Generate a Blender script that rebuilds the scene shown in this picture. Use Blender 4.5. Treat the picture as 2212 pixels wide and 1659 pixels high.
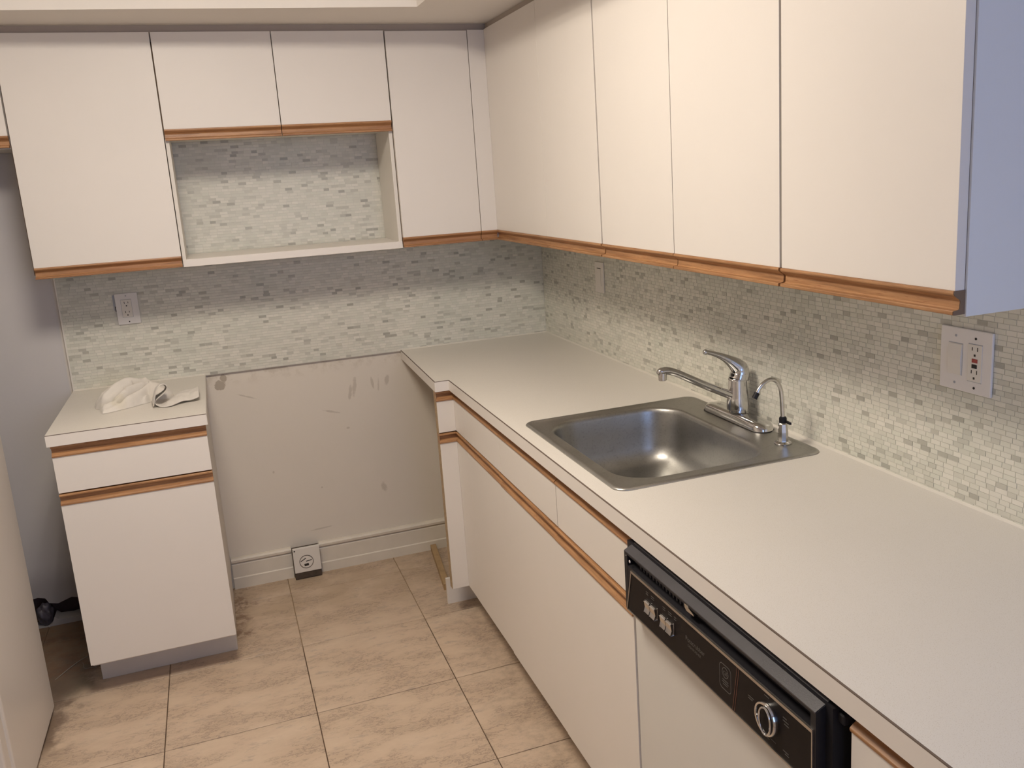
import bpy, bmesh, math, random
from mathutils import Vector, Matrix, noise
random.seed(7)
C = bpy.context.scene.collection
sc = bpy.context.scene
for o in list(bpy.data.objects): bpy.data.objects.remove(o)

# ---------------------------------------------------------------- camera
F_PX = 1940.1
cam_d = bpy.data.cameras.new('camera')
cam = bpy.data.objects.new('camera', cam_d); C.objects.link(cam)
cam_d.sensor_fit = 'HORIZONTAL'; cam_d.sensor_width = 36.0
cam_d.lens = F_PX * 36.0 / 2212.0
cam_d.shift_x = -68.5 / 2212.0
cam_d.shift_y = -33.5 / 2212.0
cam_d.clip_start = 0.05
Rr = Vector((0.93501065, -0.34951694, -0.05994158))
Uu = Vector((0.13073719, 0.18262491, 0.9744516))
Ff = Vector((0.32964052, 0.91895922, -0.2164511))
M = Matrix((( Rr.x, Uu.x, -Ff.x, -1.36379), (Rr.y, Uu.y, -Ff.y, -3.71597), (Rr.z, Uu.z, -Ff.z, 1.62211), (0, 0, 0, 1)))
cam.matrix_world = M
sc.camera = cam

# ---------------------------------------------------------------- world, lights, exposure
LAMP_W = 24.5
SKY = 1.2
WIN_W = 9.0
world = bpy.data.worlds.new('world'); sc.world = world
world.use_nodes = True
bg = world.node_tree.nodes['Background']
bg.inputs[0].default_value = (0.30, 0.47, 1.0, 1); bg.inputs[1].default_value = SKY

def area(name, loc, rot, sx, sy, power, col):
    l = bpy.data.lights.new(name, 'AREA'); l.shape = 'RECTANGLE'; l.size = sx; l.size_y = sy
    l.energy = power; l.color = col
    o = bpy.data.objects.new(name, l); C.objects.link(o); o.location = loc; o.rotation_euler = rot
    return o
# light of the ceiling fixture (the fixture itself is built further down)
area('ceiling_lamp_light', (-1.45, -1.80, 2.445), (0, 0, 0), 0.52, 0.50, LAMP_W, (1.0, 0.90, 0.775))
# daylight of the window in the rear wall
area('window_daylight', (-0.70, -4.68, 1.60), (math.radians(90), 0, 0), 1.1, 1.1, WIN_W, (0.40, 0.58, 1.0))
sc.view_settings.view_transform = 'Standard'
sc.view_settings.look = 'None'
sc.view_settings.gamma = 1.0
sc.view_settings.use_curve_mapping = False
sc.view_settings.exposure = 0.0

# ---------------------------------------------------------------- node helpers
class NT:
    def __init__(s, name):
        s.m = bpy.data.materials.new(name); s.m.use_nodes = True
        s.t = s.m.node_tree; s.n = s.t.nodes; s.b = s.n['Principled BSDF']
    def node(s, typ, **kw):
        n = s.n.new(typ)
        for k, v in kw.items(): setattr(n, k, v)
        return n
    def link(s, a, b): s.t.links.new(a, b)
    def put(s, sock, v):
        if isinstance(v, bpy.types.NodeSocket): s.link(v, sock)
        else: sock.default_value = v
    def math(s, op, a, b=0.0, clamp=False):
        n = s.node('ShaderNodeMath', operation=op); n.use_clamp = clamp
        s.put(n.inputs[0], a); s.put(n.inputs[1], b); return n.outputs[0]
    def smooth(s, v, a, b):          # 0 at a, 1 at b
        n = s.node('ShaderNodeMapRange', interpolation_type='SMOOTHSTEP')
        s.put(n.inputs['Value'], v)
        if a < b:
            n.inputs['From Min'].default_value = a; n.inputs['From Max'].default_value = b
            n.inputs['To Min'].default_value = 0; n.inputs['To Max'].default_value = 1
        else:
            n.inputs['From Min'].default_value = b; n.inputs['From Max'].default_value = a
            n.inputs['To Min'].default_value = 1; n.inputs['To Max'].default_value = 0
        return n.outputs[0]
    def mix(s, f, a, b, mode='MIX'):
        n = s.node('ShaderNodeMix', data_type='RGBA', blend_type=mode)
        s.put(n.inputs[0], f)
        for i, v in ((6, a), (7, b)):
            if isinstance(v, tuple) and len(v) == 3: v = v + (1,)
            s.put(n.inputs[i], v)
        return n.outputs[2]
    def noise(s, vec, scale, detail=3, rough=0.5):
        n = s.node('ShaderNodeTexNoise'); s.put(n.inputs['Vector'], vec)
        n.inputs['Scale'].default_value = scale; n.inputs['Detail'].default_value = detail
        n.inputs['Roughness'].default_value = rough; return n.outputs['Fac']
    def mapping(s, vec, scale=(1, 1, 1), loc=(0, 0, 0)):
        n = s.node('ShaderNodeMapping'); s.put(n.inputs['Vector'], vec)
        n.inputs['Scale'].default_value = scale; n.inputs['Location'].default_value = loc
        return n.outputs[0]
    def pos(s):
        g = s.node('ShaderNodeNewGeometry'); return g.outputs['Position']
    def obj(s):
        return s.node('ShaderNodeTexCoord').outputs['Object']
    def xyz(s, v):
        n = s.node('ShaderNodeSeparateXYZ'); s.put(n.inputs[0], v); return n.outputs
    def ramp(s, f, stops):
        n = s.node('ShaderNodeValToRGB'); s.put(n.inputs[0], f)
        e = n.color_ramp.elements
        while len(e) < len(stops): e.new(0.5)
        for q, (p, c) in zip(e, stops): q.position = p; q.color = c + (1,) if len(c) == 3 else c
        return n.outputs[0]
    def bump(s, h, strength=0.2, dist=0.002):
        n = s.node('ShaderNodeBump'); n.inputs['Strength'].default_value = strength
        n.inputs['Distance'].default_value = dist; s.put(n.inputs['Height'], h)
        s.link(n.outputs[0], s.b.inputs['Normal'])
    def set(s, color=None, rough=None, metal=None, spec=None):
        if color is not None:
            if isinstance(color, tuple) and len(color) == 3: color = color + (1,)
            s.put(s.b.inputs['Base Color'], color)
        if rough is not None: s.put(s.b.inputs['Roughness'], rough)
        if metal is not None: s.put(s.b.inputs['Metallic'], metal)
        if spec is not None: s.b.inputs['Specular IOR Level'].default_value = spec
        return s.m

def plain(name, col, rough=0.5, metal=0.0, var=0.04, scale=8.0, bump=0.0, bscale=200, spec=None):
    t = NT(name); p = t.pos()
    n = t.noise(p, scale, 4)
    c2 = tuple(max(0, c * (1 - 2 * var)) for c in col); c1 = tuple(min(1, c * (1 + 2 * var)) for c in col)
    t.set(t.mix(n, c2, c1), rough, metal, spec)
    if bump: t.bump(t.noise(p, bscale, 2), bump, 0.001)
    return t.m

MAT = {}
MAT['laminate'] = plain('white_laminate', (0.79, 0.745, 0.695), 0.42, var=0.015, scale=3, bump=0.05, bscale=900)
MAT['laminate_inner'] = plain('cabinet_interior_laminate', (0.74, 0.70, 0.64), 0.5, var=0.02)
MAT['laminate_side'] = plain('grey_side_panel', (0.70, 0.65, 0.59), 0.45, var=0.02)
MAT['end_panel'] = plain('end_panel_laminate', (0.76, 0.77, 0.78), 0.35, var=0.015, scale=3)
MAT['edge_brown'] = plain('particleboard_edge', (0.42, 0.31, 0.19), 0.7, var=0.2, scale=90)
MAT['gap'] = plain('dark_gap_brown', (0.20, 0.135, 0.09), 0.8, var=0.05)  # dark brown; behind the doors it stands in for gap shade
MAT['seam'] = plain('laminate_seam', (0.15, 0.11, 0.085), 0.6)
MAT['toe'] = plain('toe_kick_board', (0.68, 0.645, 0.60), 0.5, var=0.03)
MAT['paint'] = plain('ceiling_paint', (0.80, 0.755, 0.70), 0.75, var=0.02, scale=2, bump=0.1, bscale=300)
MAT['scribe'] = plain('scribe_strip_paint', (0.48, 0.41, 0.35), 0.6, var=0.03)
MAT['white_plastic'] = plain('white_plastic', (0.79, 0.76, 0.74), 0.3, var=0.01)
MAT['ivory_plastic'] = plain('ivory_plastic', (0.77, 0.73, 0.67), 0.3, var=0.01)
MAT['dark'] = plain('dark_slot', (0.02, 0.016, 0.013), 0.6)
MAT['red'] = plain('red_button', (0.36, 0.06, 0.05), 0.4)
MAT['black_plastic'] = plain('black_plastic', (0.018, 0.017, 0.020), 0.45, var=0.1, scale=30, bump=0.1, bscale=600, spec=0.2)
MAT['black_grey'] = plain('dark_grey_plastic', (0.050, 0.047, 0.052), 0.42, var=0.15, scale=18, bump=0.15, bscale=500)
MAT['black_glass'] = plain('control_fascia', (0.012, 0.009, 0.009), 0.40, var=0.1, spec=0.08)
MAT['trim_metal'] = plain('brushed_trim', (0.50, 0.46, 0.42), 0.38, 1.0, var=0.08, scale=40)
MAT['copper'] = plain('copper_print', (0.13, 0.05, 0.03), 0.5)
MAT['print'] = plain('grey_print', (0.10, 0.095, 0.09), 0.5)
MAT['chrome'] = plain('chrome', (0.62, 0.61, 0.60), 0.12, 1.0, var=0.02, scale=30)
MAT['chrome_dull'] = plain('dull_chrome', (0.60, 0.58, 0.55), 0.24, 1.0, var=0.12, scale=60)
MAT['dw_door'] = plain('dishwasher_enamel', (0.68, 0.665, 0.63), 0.3, var=0.01)
MAT['fridge'] = plain('refrigerator_enamel', (0.66, 0.62, 0.58), 0.35, var=0.02, scale=3, bump=0.08, bscale=700)
MAT['gasket'] = plain('grey_gasket', (0.42, 0.43, 0.46), 0.6)
MAT['wood_raw'] = plain('raw_pine', (0.40, 0.27, 0.14), 0.7, var=0.2, scale=25)
MAT['drywall_hole'] = plain('dark_cavity', (0.13, 0.085, 0.07), 0.95, var=0.3, scale=20)
MAT['box_metal'] = plain('old_box_metal', (0.07, 0.05, 0.035), 0.7, var=0.3, scale=60)
MAT['lump'] = plain('grey_plastic_bag', (0.09, 0.08, 0.10), 0.4, var=0.3, scale=50)
MAT['thread'] = plain('pale_thread', (0.34, 0.31, 0.26), 0.8)
MAT['caulk'] = plain('caulk', (0.70, 0.66, 0.58), 0.5)
MAT['shade_glass'] = plain('fixture_metal', (0.7, 0.68, 0.65), 0.4)

def countertop_mat():
    t = NT('countertop_laminate'); p = t.pos()
    n = t.noise(p, 5, 3); f = t.noise(p, 700, 2)
    c = t.mix(n, (0.715, 0.675, 0.61), (0.75, 0.71, 0.65))
    c = t.mix(t.smooth(f, 0.56, 0.7), c, (0.62, 0.57, 0.49))
    t.set(c, t.math('MULTIPLY_ADD', n, 0.1) if False else 0.38)
    return t.m
MAT['counter'] = countertop_mat()

def oak(axis):
    t = NT('oak_' + axis); p = t.obj()
    sc_ = {'x': (2.5, 60, 60), 'y': (60, 2.5, 60)}[axis]
    v = t.mapping(p, sc_)
    n1 = t.noise(v, 3.0, 5, 0.6); n2 = t.noise(v, 12.0, 3, 0.6)
    n3 = t.noise(p, 2.2, 2)
    c = t.ramp(n1, [(0.30, (0.24, 0.115, 0.05)), (0.48, (0.38, 0.195, 0.085)), (0.70, (0.50, 0.275, 0.13))])
    c = t.mix(t.smooth(n2, 0.56, 0.70), c, (0.26, 0.10, 0.04))
    c = t.mix(t.math('MULTIPLY', t.smooth(n3, 0.52, 0.72), 0.5), c, (0.34, 0.15, 0.07))
    t.set(c, 0.42); t.bump(n2, 0.15, 0.001)
    return t.m
MAT['oak_x'] = oak('x'); MAT['oak_y'] = oak('y')

def steel():
    t = NT('worn_stainless_steel'); p = t.pos()
    n = t.noise(p, 14, 4); n2 = t.noise(p, 160, 3, 0.7); n3 = t.noise(t.mapping(p, (1, 14, 1)), 60, 3, 0.7)
    c = t.mix(n, (0.36, 0.355, 0.335), (0.48, 0.47, 0.445))
    c = t.mix(t.math('MULTIPLY', t.smooth(n2, 0.50, 0.68), 0.28), c, (0.22, 0.205, 0.18))
    r = t.math('MULTIPLY_ADD', n, 0.12); t.n[-1].inputs[2].default_value = 0.34
    t.set(c, r, 1.0); t.bump(n3, 0.03, 0.0006)
    return t.m
MAT['steel'] = steel()

def mosaic_mat():
    t = NT('stone_mosaic_tile')
    g = t.node('ShaderNodeNewGeometry'); oi = t.node('ShaderNodeObjectInfo')
    r = t.math('FRACT', t.math('ADD', g.outputs['Random Per Island'], oi.outputs['Random']))
    c = t.ramp(r, [(0.0, (0.40, 0.385, 0.33)), (0.03, (0.48, 0.465, 0.40)), (0.07, (0.58, 0.565, 0.49)), (0.15, (0.655, 0.64, 0.555)),
                   (0.30, (0.70, 0.685, 0.595)), (0.45, (0.71, 0.705, 0.61)), (0.62, (0.735, 0.715, 0.625)), (0.82, (0.76, 0.735, 0.645)), (1.0, (0.80, 0.77, 0.68))])
    t.n[-1].color_ramp.interpolation = 'LINEAR'
    p = t.pos(); n = t.noise(p, 45, 4, 0.6)
    c = t.mix(t.math('MULTIPLY', n, 0.16), c, (0.42, 0.41, 0.37))
    n5 = t.noise(p, 3.5, 2); c = t.mix(t.math('MULTIPLY', t.smooth(n5, 0.45, 0.7), 0.14), c, (0.42, 0.48, 0.40))
    t.set(c, 0.34)
    return t.m
MAT['mosaic'] = mosaic_mat()
MAT['grout'] = plain('mosaic_grout', (0.64, 0.625, 0.56), 0.85, var=0.05, scale=60)

def floor_dirt_shade(t, c):
    """old grime and stains where the photograph shows them (they belong to the floor), plus painted toe-kick shade"""
    p = t.pos(); x, y, z = t.xyz(p)
    n = t.noise(p, 9, 4, 0.65); n2 = t.noise(p, 30, 4, 0.7)
    nn = t.math('SUBTRACT', n, 0.5)
    # behind the refrigerator
    a = t.smooth(t.math('MULTIPLY_ADD', nn, 0.35), 0, 1)
    xx = t.math('ADD', x, t.math('MULTIPLY', nn, 0.28)); yy = t.math('ADD', y, t.math('MULTIPLY', nn, 0.22))
    m1 = t.math('MULTIPLY', t.smooth(xx, -1.88, -1.98), t.smooth(yy, -0.66, -0.54))
    c = t.mix(t.math('MULTIPLY', m1, 0.93), c, t.mix(n2, (0.075, 0.055, 0.038), (0.16, 0.125, 0.085)))
    # strip along the refrigerator foot
    m1b = t.math('MULTIPLY', t.smooth(xx, -1.965, -2.03), t.smooth(y, -1.0, -0.85))
    c = t.mix(t.math('MULTIPLY', m1b, 0.8), c, (0.15, 0.10, 0.07))
    # rusty stains by the narrow base cabinet
    m2 = t.math('MULTIPLY', t.math('MULTIPLY', t.smooth(xx, -1.385, -1.45), t.smooth(y, -0.50, -0.42)), t.smooth(n2, 0.40, 0.56))
    c = t.mix(t.math('MULTIPLY', m2, 0.75), c, (0.16, 0.08, 0.045))
    # dull yellowed band in the cooker gap
    m3 = t.math('MULTIPLY', t.smooth(yy, -0.62, -0.2), t.smooth(n, 0.30, 0.6))
    c = t.mix(t.math('MULTIPLY', m3, 0.38), c, (0.36, 0.255, 0.15))
    # some grime before the sink cabinets, plus toe-kick shade painted in
    m4 = t.math('MULTIPLY', t.smooth(xx, -0.78, -0.62), t.smooth(n2, 0.35, 0.75))
    c = t.mix(t.math('MULTIPLY', m4, 0.5), c, (0.24, 0.18, 0.13))
    return c

def tile_mat():
    t = NT('beige_stone_floor_tile')
    o = t.obj(); oi = t.node('ShaderNodeObjectInfo')
    off = t.node('ShaderNodeCombineXYZ'); t.put(off.inputs[0], t.math('MULTIPLY', t.math('SNAP', oi.outputs['Random'], 0.34), 9.0))
    v = t.node('ShaderNodeVectorMath', operation='ADD'); t.put(v.inputs[0], o); t.put(v.inputs[1], off.outputs[0]); v = v.outputs[0]
    n1 = t.noise(t.mapping(v, (1, 2.2, 1)), 4.0, 6, 0.62)
    n2 = t.noise(t.mapping(v, (1.6, 3.4, 1), (3, 1, 0)), 7, 8, 0.72)
    n3 = t.noise(v, 60, 3, 0.6)
    c = t.ramp(n1, [(0.30, (0.49, 0.37, 0.265)), (0.5, (0.59, 0.455, 0.335)), (0.72, (0.665, 0.53, 0.40))])
    # thin grey-brown veins where the second noise crosses its middle
    vein = t.smooth(t.math('ABSOLUTE', t.math('SUBTRACT', n2, 0.5)), 0.030, 0.0)
    patch = t.smooth(n1, 0.56, 0.44)
    c = t.mix(t.math('MULTIPLY', t.math('MULTIPLY', vein, patch), 0.75), c, (0.27, 0.20, 0.16))
    c = t.mix(t.math('MULTIPLY', t.smooth(n2, 0.53, 0.66), 0.55), c, (0.33, 0.265, 0.22))
    c = t.mix(t.math('MULTIPLY', n3, 0.12), c, (0.38, 0.28, 0.19))
    c = floor_dirt_shade(t, c)
    t.set(c, 0.42); t.bump(n2, 0.06, 0.002)
    return t.m
MAT['tile'] = tile_mat()

def floor_grout():
    t = NT('floor_grout'); x, y, z = t.xyz(t.pos())
    n = t.noise(t.pos(), 12, 3)
    c = t.mix(t.smooth(y, -0.68, -0.58), (0.13, 0.085, 0.055), (0.36, 0.26, 0.165))
    t.set(floor_dirt_shade(t, c), 0.9)
    return t.m
MAT['floor_grout'] = floor_grout()

def wall_mat():
    t = NT('painted_wall'); p = t.pos(); x, y, z = t.xyz(p)
    n = t.noise(p, 3, 3); n2 = t.noise(p, 24, 4, 0.65); nn = t.math('SUBTRACT', n2, 0.5)
    c = t.mix(n, (0.72, 0.66, 0.575), (0.76, 0.70, 0.615))
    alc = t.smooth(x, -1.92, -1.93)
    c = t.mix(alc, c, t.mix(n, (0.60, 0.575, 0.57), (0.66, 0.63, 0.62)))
    def blot(cx, cz, rx, rz, warp=1.6):
        dx = t.math('DIVIDE', t.math('SUBTRACT', x, cx), rx); dz = t.math('DIVIDE', t.math('SUBTRACT', z, cz), rz)
        d = t.math('ADD', t.math('MULTIPLY', dx, dx), t.math('MULTIPLY', dz, dz))
        return t.smooth(t.math('ADD', d, t.math('MULTIPLY', nn, warp * 3)), 1.1, 0.8)
    def scratch(cx, cz, rx, rz, k):       # k = slope of the scuff
        xr = t.math('SUBTRACT', x, cx); zr = t.math('SUBTRACT', t.math('SUBTRACT', z, cz), t.math('MULTIPLY', xr, k))
        d = t.math('ADD', t.math('POWER', t.math('DIVIDE', xr, rx), 2.0), t.math('POWER', t.math('DIVIDE', zr, rz), 2.0))
        return t.smooth(t.math('ADD', d, t.math('MULTIPLY', nn, 5.0)), 1.6, 0.2)
    fl = t.smooth(x, -1.92, -1.90)
    m = t.math('MAXIMUM', blot(-1.398, 0.862, 0.022, 0.020), blot(-1.383, 0.888, 0.013, 0.016, 1.0))
    c = t.mix(t.math('MULTIPLY', m, 0.75), c, (0.36, 0.30, 0.23))
    s = None
    for a in ((-0.875, 0.785, 0.010, 0.030, 2.2), (-0.895, 0.765, 0.008, 0.022, 1.8), (-0.80, 0.79, 0.006, 0.022, -2.0), (-0.775, 0.785, 0.005, 0.026, 2.5),
              (-0.74, 0.79, 0.010, 0.018, 1.0), (-0.795, 0.325, 0.012, 0.02, -0.6), (-1.24, 0.47, 0.004, 0.006, 0), (-1.055, 0.370, 0.004, 0.004, 0),
              (-0.92, 0.61, 0.006, 0.004, 0), (-0.98, 0.69, 0.03, 0.004, -0.3), (-1.08, 0.19, 0.045, 0.003, 0.05), (-1.30, 0.80, 0.035, 0.003, -0.4)):
        q = scratch(*a); s = q if s is None else t.math('MAXIMUM', s, q)
    c = t.mix(t.math('MULTIPLY', t.math('MULTIPLY', s, fl), 0.32), c, (0.27, 0.21, 0.15))
    # grime band under the old worktop line
    g = t.math('MULTIPLY', t.math('MULTIPLY', t.smooth(z, 0.84, 0.90), t.smooth(n2, 0.45, 0.65)), fl)
    c = t.mix(t.math('MULTIPLY', g, 0.35), c, (0.42, 0.35, 0.26))
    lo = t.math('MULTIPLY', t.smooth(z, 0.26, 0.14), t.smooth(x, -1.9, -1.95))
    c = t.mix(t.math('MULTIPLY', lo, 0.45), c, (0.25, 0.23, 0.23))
    t.set(c, 0.7); t.bump(t.noise(p, 160, 3), 0.08, 0.002)
    return t.m
MAT['wall'] = wall_mat()
MAT['wall_plain'] = plain('room_wall_paint', (0.76, 0.70, 0.62), 0.75, var=0.02)
MAT['baseboard'] = plain('baseboard_paint', (0.72, 0.66, 0.565), 0.5, var=0.05, scale=14)
def cloth_mat():
    t = NT('white_terry_cloth'); p = t.pos()
    n = t.noise(p, 26, 3); f = t.noise(p, 900, 2)
    c = t.mix(n, (0.66, 0.615, 0.55), (0.76, 0.715, 0.65))
    x, y, z = t.xyz(p)
    d = t.math('ADD', t.math('POWER', t.math('DIVIDE', t.math('SUBTRACT', x, -1.725), 0.03), 2.0), t.math('POWER', t.math('DIVIDE', t.math('SUBTRACT', y, -0.43), 0.03), 2.0))
    c = t.mix(t.math('MULTIPLY', t.smooth(d, 1.2, 0.2), 0.35), c, (0.62, 0.55, 0.38))
    t.set(c, 0.95); t.b.inputs['Sheen Weight'].default_value = 0.3
    t.bump(f, 0.5, 0.0015)
    return t.m
MAT['cloth'] = cloth_mat()
def emit(name, col, s):
    t = NT(name); t.set((0.8, 0.8, 0.8), 0.4)
    t.b.inputs['Emission Color'].default_value = col + (1,); t.b.inputs['Emission Strength'].default_value = s
    return t.m
MAT['lamp'] = emit('lamp_glow', (1.0, 0.89, 0.76), 85.0)
def glassm():
    t = NT('window_glass'); t.set((0.9, 0.95, 1.0), 0.02); t.b.inputs['Transmission Weight'].default_value = 1.0
    t.b.inputs['IOR'].default_value = 1.02
    return t.m
MAT['glass'] = glassm()

# ---------------------------------------------------------------- geometry helpers
def wloc(o):
    v = Vector((0, 0, 0))
    while o is not None: v = v + o.location; o = o.parent
    return v
def finish(name, bm, mat, parent=None, smooth=False, loc=None):
    """links bm (built in world coordinates) as one mesh object"""
    me = bpy.data.meshes.new(name)
    off = Vector(loc) if loc is not None else (wloc(parent) if parent else Vector((0, 0, 0)))
    bmesh.ops.recalc_face_normals(bm, faces=bm.faces)
    bmesh.ops.translate(bm, verts=bm.verts, vec=-off)
    bm.to_mesh(me); bm.free()
    if smooth:
        for p in me.polygons: p.use_smooth = True
        try: me.set_sharp_from_angle(angle=math.radians(38))
        except Exception: pass
    mats = mat if isinstance(mat, (list, tuple)) else [mat]
    for q in mats: me.materials.append(MAT[q])
    o = bpy.data.objects.new(name, me); C.objects.link(o)
    if parent is not None:
        o.parent = parent
        if loc is not None: o.location = Vector(loc) - wloc(parent)
    elif loc is not None: o.location = loc
    return o
def bbox(bm, x0, x1, y0, y1, z0, z1, bev=0.0, seg=1, mi=0):
    if x0 > x1: x0, x1 = x1, x0
    if y0 > y1: y0, y1 = y1, y0
    r = bmesh.ops.create_cube(bm, size=1.0)
    vs = r['verts']
    for v in vs:
        v.co = Vector(((x0 + x1) / 2 + v.co.x * (x1 - x0), (y0 + y1) / 2 + v.co.y * (y1 - y0), (z0 + z1) / 2 + v.co.z * (z1 - z0)))
    fs = set(f for v in vs for f in v.link_faces)
    for f in fs: f.material_index = mi
    if bev:
        es = set(e for v in vs for e in v.link_edges)
        bmesh.ops.bevel(bm, geom=list(es), offset=bev, segments=seg, affect='EDGES', profile=0.5)
def box(name, x0, x1, y0, y1, z0, z1, mat, parent=None, bev=0.0, seg=1, loc=None):
    bm = bmesh.new(); bbox(bm, x0, x1, y0, y1, z0, z1, bev, seg)
    return finish(name, bm, mat, parent, loc=loc)
def frame3(axis):
    """returns f(a, b, l) -> Vector for a profile (a, b) swept along l"""
    return {'x': lambda a, b, l: Vector((l, a, b)), 'y': lambda a, b, l: Vector((a, l, b)), 'z': lambda a, b, l: Vector((a, b, l))}[axis]
def prism(name, pts, axis, l0, l1, mat, parent=None, bev=0.0, smooth=False, bm=None):
    own = bm is None
    if own: bm = bmesh.new()
    f = frame3(axis)
    A = [bm.verts.new(f(a, b, l0)) for a, b in pts]; B = [bm.verts.new(f(a, b, l1)) for a, b in pts]
    n = len(pts)
    fa = bm.faces.new(A); fb = bm.faces.new(B[::-1])
    for i in range(n): bm.faces.new((A[i], A[(i + 1) % n], B[(i + 1) % n], B[i]))
    if len(pts) > 4:
        fa.normal_update(); fb.normal_update()
        bmesh.ops.triangulate(bm, faces=[fa, fb])
    if own: return finish(name, bm, mat, parent, smooth)
def holed(bm, outer, holes, z0, z1):
    """horizontal slab with openings"""
    for z in (z0, z1):
        es = []
        for loop in [outer] + holes:
            vs = [bm.verts.new((a, b, z)) for a, b in loop]
            es += [bm.edges.new((vs[i], vs[(i + 1) % len(vs)])) for i in range(len(vs))]
        bmesh.ops.triangle_fill(bm, use_beauty=True, use_dissolve=False, edges=es)
    for loop in [outer] + holes:
        n = len(loop)
        for i in range(n):
            a, b = loop[i], loop[(i + 1) % n]
            bm.faces.new([bm.verts.new((a[0], a[1], z0)), bm.verts.new((b[0], b[1], z0)), bm.verts.new((b[0], b[1], z1)), bm.verts.new((a[0], a[1], z1))])
    bmesh.ops.remove_doubles(bm, verts=bm.verts, dist=1e-5)
def tube(bm, path, radii, n=16, cap=True, flat=1.0, up=None):
    """round (or flattened) tube through the points"""
    pts = [Vector(p) for p in path]; m = len(pts)
    if not isinstance(radii, (list, tuple)): radii = [radii] * m
    rings = []; prev = None
    for i, p in enumerate(pts):
        t = (pts[min(i + 1, m - 1)] - pts[max(i - 1, 0)]).normalized()
        if prev is None:
            a = Vector(up) if up else (Vector((0, 0, 1)) if abs(t.z) < 0.9 else Vector((0, 1, 0)))
            u = (a - t * a.dot(t)).normalized()
        else: u = (prev - t * prev.dot(t)).normalized()
        prev = u; w = t.cross(u)
        rings.append([bm.verts.new(p + u * radii[i] * flat * math.cos(k * 2 * math.pi / n) + w * radii[i] * math.sin(k * 2 * math.pi / n)) for k in range(n)])
    for i in range(m - 1):
        for k in range(n): bm.faces.new((rings[i][k], rings[i][(k + 1) % n], rings[i + 1][(k + 1) % n], rings[i + 1][k]))
    if cap: bm.faces.new(rings[0][::-1]); bm.faces.new(rings[-1])
def lathe(bm, c, prof, n=28, axis='z', caps=True):
    """prof = [(radius, height)]"""
    rings = []
    for r, h in prof:
        ring = []
        for k in range(n):
            a = k * 2 * math.pi / n; u, v = r * math.cos(a), r * math.sin(a)
            d = {'z': (u, v, h), 'x': (h, u, v), 'y': (u, h, v)}[axis]
            ring.append(bm.verts.new(Vector(c) + Vector(d)))
        rings.append(ring)
    for i in range(len(rings) - 1):
        for k in range(n): bm.faces.new((rings[i][k], rings[i][(k + 1) % n], rings[i + 1][(k + 1) % n], rings[i + 1][k]))
    if caps:
        bm.faces.new(rings[0][::-1]); bm.faces.new(rings[-1])
def bez(p, n=12):
    """Catmull-Rom through the points"""
    P = [Vector(q) for q in p]; P = [2 * P[0] - P[1]] + P + [2 * P[-1] - P[-2]]
    out = []
    for i in range(1, len(P) - 2):
        for k in range(n):
            t = k / n; a, b, c, d = P[i - 1], P[i], P[i + 1], P[i + 2]
            out.append(0.5 * ((2 * b) + (c - a) * t + (2 * a - 5 * b + 4 * c - d) * t * t + (3 * b - a - 3 * c + d) * t ** 3))
    out.append(P[-2]); return out
def smoothlist(vals, n):
    out = []
    for i in range(len(vals) - 1):
        for k in range(n): out.append(vals[i] + (vals[i + 1] - vals[i]) * k / n)
    out.append(vals[-1]); return out
def rrect(x0, x1, y0, y1, r, k=6):
    pts = []
    for cx, cy, a0 in ((x1 - r, y1 - r, 0), (x0 + r, y1 - r, 90), (x0 + r, y0 + r, 180), (x1 - r, y0 + r, 270)):
        for i in range(k + 1):
            a = math.radians(a0 + 90 * i / k); pts.append((cx + r * math.cos(a), cy + r * math.sin(a)))
    return pts
def tag(o, label, cat, group=None):
    o['label'] = label; o['category'] = cat
    if group: o['group'] = group
    return o
def thing(name, loc, label, cat, group=None):
    o = bpy.data.objects.new(name, None); C.objects.link(o); o.location = loc
    o.empty_display_size = 0.1
    return tag(o, label, cat, group)
def struct(o): o['kind'] = 'structure'; return o

# ---------------------------------------------------------------- measures (metres; corner of the room = origin, floor z = 0)
CT, CU = 0.914, 0.877            # worktop top / underside
UB, UT = 1.362, 2.146            # wall cabinets
TY = -0.012                      # face of the mosaic
CEIL, SOF = 2.53, 2.170

# ================================================================= SETTING
# back wall with an irregular hole at its foot in the refrigerator alcove
HX0, HX1 = -2.235, -1.93
wb = bmesh.new()
bbox(wb, -3.05, 0.10, 0.0, 0.10, 0.15, CEIL + 0.1)
bbox(wb, HX1, 0.10, 0.0, 0.10, -0.05, 0.15)
bbox(wb, -3.05, HX0, 0.0, 0.10, -0.05, 0.15)
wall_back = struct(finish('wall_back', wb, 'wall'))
top = [(-2.235, 0.15), (-2.235, 0.118), (-2.20, 0.118), (-2.165, 0.122), (-2.140, 0.114), (-2.130, 0.092), (-2.10, 0.084), (-2.075, 0.092), (-2.050, 0.100), (-2.02, 0.092), (-1.99, 0.090), (-1.96, 0.097), (-1.93, 0.092), (-1.93, 0.15)]
bm = bmesh.new()
f = frame3('y')
pr = [(a, b) for a, b in top]
for i in range(1, len(top) - 2):
    a, b = top[i], top[i + 1]
    prism('', [(a[0], 0.15), (b[0], 0.15), b, a], 'y', 0.0, 0.10, None, bm=bm)
finish('broken_plaster_edge', bm, 'wall', wall_back)
low = [(-2.235, 0.0), (-2.19, 0.002), (-2.15, 0.002), (-2.130, 0.010), (-2.118, 0.038), (-2.105, 0.024), (-2.06, 0.020), (-2.02, 0.026), (-1.98, 0.020), (-1.93, 0.026)]
bm = bmesh.new()
for i in range(len(low) - 1):
    a, b = low[i], low[i + 1]
    prism('', [(a[0], -0.02), (b[0], -0.02), b, a], 'y', -0.012, 0.05, None, bm=bm)
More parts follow.
